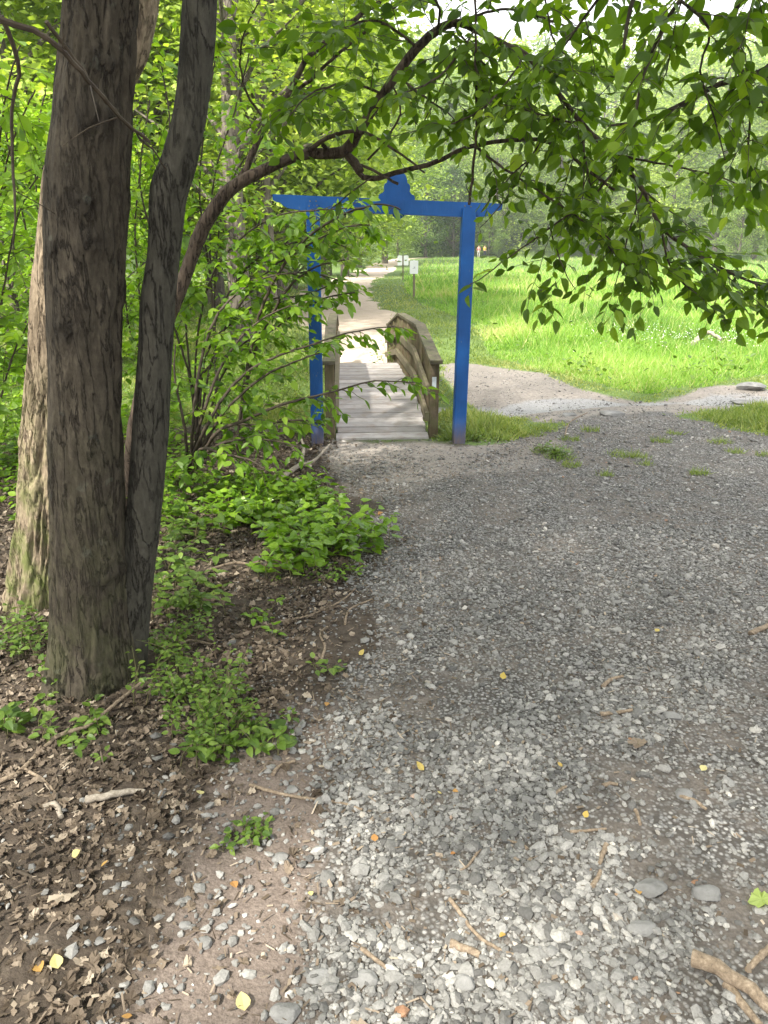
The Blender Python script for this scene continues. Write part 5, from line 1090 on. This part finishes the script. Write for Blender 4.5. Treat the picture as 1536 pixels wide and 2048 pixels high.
# ------------------------------------------------------------------ low plants
def plants(name, label, cat, cpts, n_st, h, leaf, npl, mat='herb', tm=LEAF, group=None, spread=.1, tb=0., runner=False):
    # a patch of short leafy stems around the given ground pixels
    c = np.array([G(*q) for q in cpts]); e_loc = c.mean(0); e_loc[2] = 0
    e = empty(name, label, cat, tuple(e_loc), group); st = MB(); lf = MB(); Pp, Dd, Ss = [], [], []
    if len(c) > 1:      # creeping runners tie the patch together at ground level
        co = c[np.argsort(c[:, 0])].copy(); rp, rr_ = resample(co, np.full(len(co), .0014), .05); rp[:, 2] = zg(rp[:, 0], rp[:, 1]) + .006; tube(st, rp, rr_, 4, cap=False)
    for _ in range(n_st):
        b_ = c[rg.integers(len(c))] + rg.normal(0, spread, 3) * np.array([1, 1, 0]); b_[2] = float(zg(b_[0], b_[1])) - .005
        hh = h * rg.uniform(.45, 1.25); ln = rg.normal(0, .35, 3) * hh; ln[2] = hh; p = resample([b_, b_ + ln * np.array([.25, .25, .55]), b_ + ln], [.0022, .0018, .001], .03)
        tube(st, p[0], p[1], 4, cap=False)
        for j in range(npl):
            t = .3 + .7 * (j + .5) / npl; q = np.array([np.interp(t, np.linspace(0, 1, len(p[0])), p[0][:, m_]) for m_ in range(3)])
            a = j * 2.4 + rg.uniform(0, 1); d = np.array([math.cos(a), math.sin(a), rg.uniform(-.25, .35)]); Pp.append(q + d * .012); Dd.append(d); Ss.append(leaf * rg.uniform(.55, 1.2) * (1.1 - .4 * t))
    Pp = np.array(Pp); Dd = norm(np.array(Dd)); Ss = np.array(Ss); X_, Y_, Z_ = frames(Dd, np.array([0, 0, 1.]), rg, .3)
    inst(lf, tm[0], tm[1], Pp, X_, Y_, Z_, Ss, np.clip(rg.beta(2.4, 2.4, len(Ss)) + tb, 0, 1), np.stack([rg.normal(-.15, .15, len(Ss)), rg.normal(.2, .4, len(Ss))], -1))
    part(st, 'stems', M['stem'], e, True); part(lf, 'foliage', M[mat], e)
BR = [(430, 1010), (470, 1000), (510, 985), (560, 980), (600, 1000), (640, 1020), (660, 1060), (690, 1090), (620, 1080), (580, 1060), (540, 1050), (500, 1050), (460, 1040), (600, 1120), (560, 1110), (580, 1150), (640, 1110), (540, 1020), (590, 1020), (700, 1100), (450, 1060), (720, 1110)]
plants('brier_patch', 'glossy heart-leaved brier patch spreading toward the gravel in the left middle', 'plant patch', BR, 230, .20, .085, 6, 'brier', HEART, spread=.10)
for cpx, ns, h, lf, npl, lab, sprd, mt_ in [
    ([(330, 1400), (350, 1380), (380, 1380), (420, 1400), (360, 1430), (400, 1460), (340, 1310), (370, 1290), (340, 1340), (430, 1500), (450, 1420), (480, 1470), (420, 1480)], 110, .16, .036, 12, 'feathery light green herbs growing against the foot of the thin trunk', .06, 'herb'),
    ([(490, 1490), (520, 1500), (450, 1540), (400, 1500)], 16, .09, .062, 5, 'broad-leaved seedlings at the leaf litter edge below the feathery herbs', .05, 'herb'),
    ([(20, 1480), (40, 1470)], 7, .10, .085, 4, 'large-leaved seedling at the left edge in front of the dark trunk', .04, 'herb'),
    ([(120, 1475), (160, 1470), (200, 1475), (140, 1490), (50, 1440)], 18, .06, .05, 6, 'bramble leaves trailing across the foot of the dark trunk', .05, 'herb'),
    ([(30, 1350), (60, 1310), (90, 1290), (100, 1380), (10, 1300)], 34, .17, .045, 8, 'soft green herbs between the pale trunk and the left edge', .07, 'herb'),
    ([(340, 1170), (360, 1140), (330, 1210), (380, 1180), (350, 1090), (370, 1240), (400, 1230)], 56, .20, .075, 6, 'nettle-like plants right of the thin trunk, above the feathery herbs', .07, 'herb'),
    ([(350, 1020), (330, 960), (380, 1010), (340, 1060), (360, 980)], 60, .28, .085, 7, 'upright leafy plants beside the thin trunk, at the base of the arching shrub', .08, 'leaf_shrub'),
    ([(540, 1270), (500, 1290), (530, 1240)], 8, .09, .055, 4, 'single seedlings on brown soil right of the herbs', .04, 'brier'),
    ([(630, 1340), (650, 1350)], 5, .08, .05, 4, 'tiny green seedling at the gravel border, right of the herbs', .02, 'herb'),
    ([(470, 1680), (500, 1680), (530, 1670)], 14, .045, .035, 5, 'tiny clover-like sprouts on the litter in the lower left', .03, 'herb'),
    ([(640, 1130), (620, 1160), (700, 1140), (660, 1160)], 22, .06, .035, 6, 'small weeds on the soil below the brier patch', .07, 'brier'),
    ([(740, 1060), (755, 1070)], 5, .07, .045, 4, 'small bright weed at the right tip of the brier patch', .03, 'brier'),
    ([(1095, 905), (1110, 915)], 12, .09, .07, 6, 'leafy weed in the gravel right of the gate', .04, 'herb'),
    ([(60, 1080), (20, 1000), (0, 950), (40, 940), (80, 900)], 70, .28, .085, 7, 'dense green undergrowth at the left edge behind the pale trunk', .15, 'leaf_shrub'),
    ([(230, 1000), (240, 900), (250, 960), (300, 930)], 60, .30, .085, 7, 'undergrowth seen between the two stems of the twin tree', .14, 'leaf_shrub'),
    ([(800, 712), (790, 722), (775, 722)], 30, .35, .07, 7, 'weeds growing against the far end of the right bridge railing', .14, 'herb'),
    ([(885, 860), (900, 868), (950, 880)], 26, .10, .05, 5, 'low weeds between the bridge post and the right gate post', .07, 'herb')]:
    plants('low_plant', lab, 'plant patch', cpx, ns, h, lf, npl, mt_, LEAF, 'low plants on the woodland edge', sprd)
# ground cover deeper in the wood: uncountable
n = 20000; xs = rg.uniform(-9, -.4, n); ys = rg.uniform(4.6, 12, n); k_ = (rg.random(n) < sstep(.42, .58, n2(xs, ys, .8, 3, 61)) * sstep(-.9, -2.2, xs)) & (xs > -ys * .62 - 1); xs, ys = xs[k_], ys[k_]; n = len(xs)
a = rg.uniform(0, 6.28, n); d = norm(np.stack([np.cos(a), np.sin(a), rg.uniform(-.2, .4, n)], -1)); X_, Y_, Z_ = frames(d, np.array([0, 0, 1.]), rg, .35); mb = MB()
inst(mb, LEAF_S[0], LEAF_S[1], np.stack([xs, ys, zg(xs, ys) + rg.random(n) ** 1.3 * .32], -1), X_, Y_, Z_, .095 * rg.uniform(.5, 1.2, n), np.clip(rg.beta(2.2, 2.2, n), 0, 1)); o = mb.build('ground_cover', M['leaf_shrub']); o['kind'] = 'stuff'

# ------------------------------------------------------------------ the pale air over the meadow
m = MT('haze_air'); m.n.remove(m.p); pv = m.new('VolumePrincipled'); pv.inputs['Color'].default_value = (.93, .96, 1, 1); pv.inputs['Density'].default_value = .0007; pv.inputs['Anisotropy'].default_value = .2
m.l.new(pv.outputs[0], m.out.inputs['Volume'])
mb = MB(); box(mb, (0, 170, 58), (335, 0, 0), (0, 215, 0), (0, 0, 78)); hz = mb.build('haze', m.m); hz['kind'] = 'stuff'
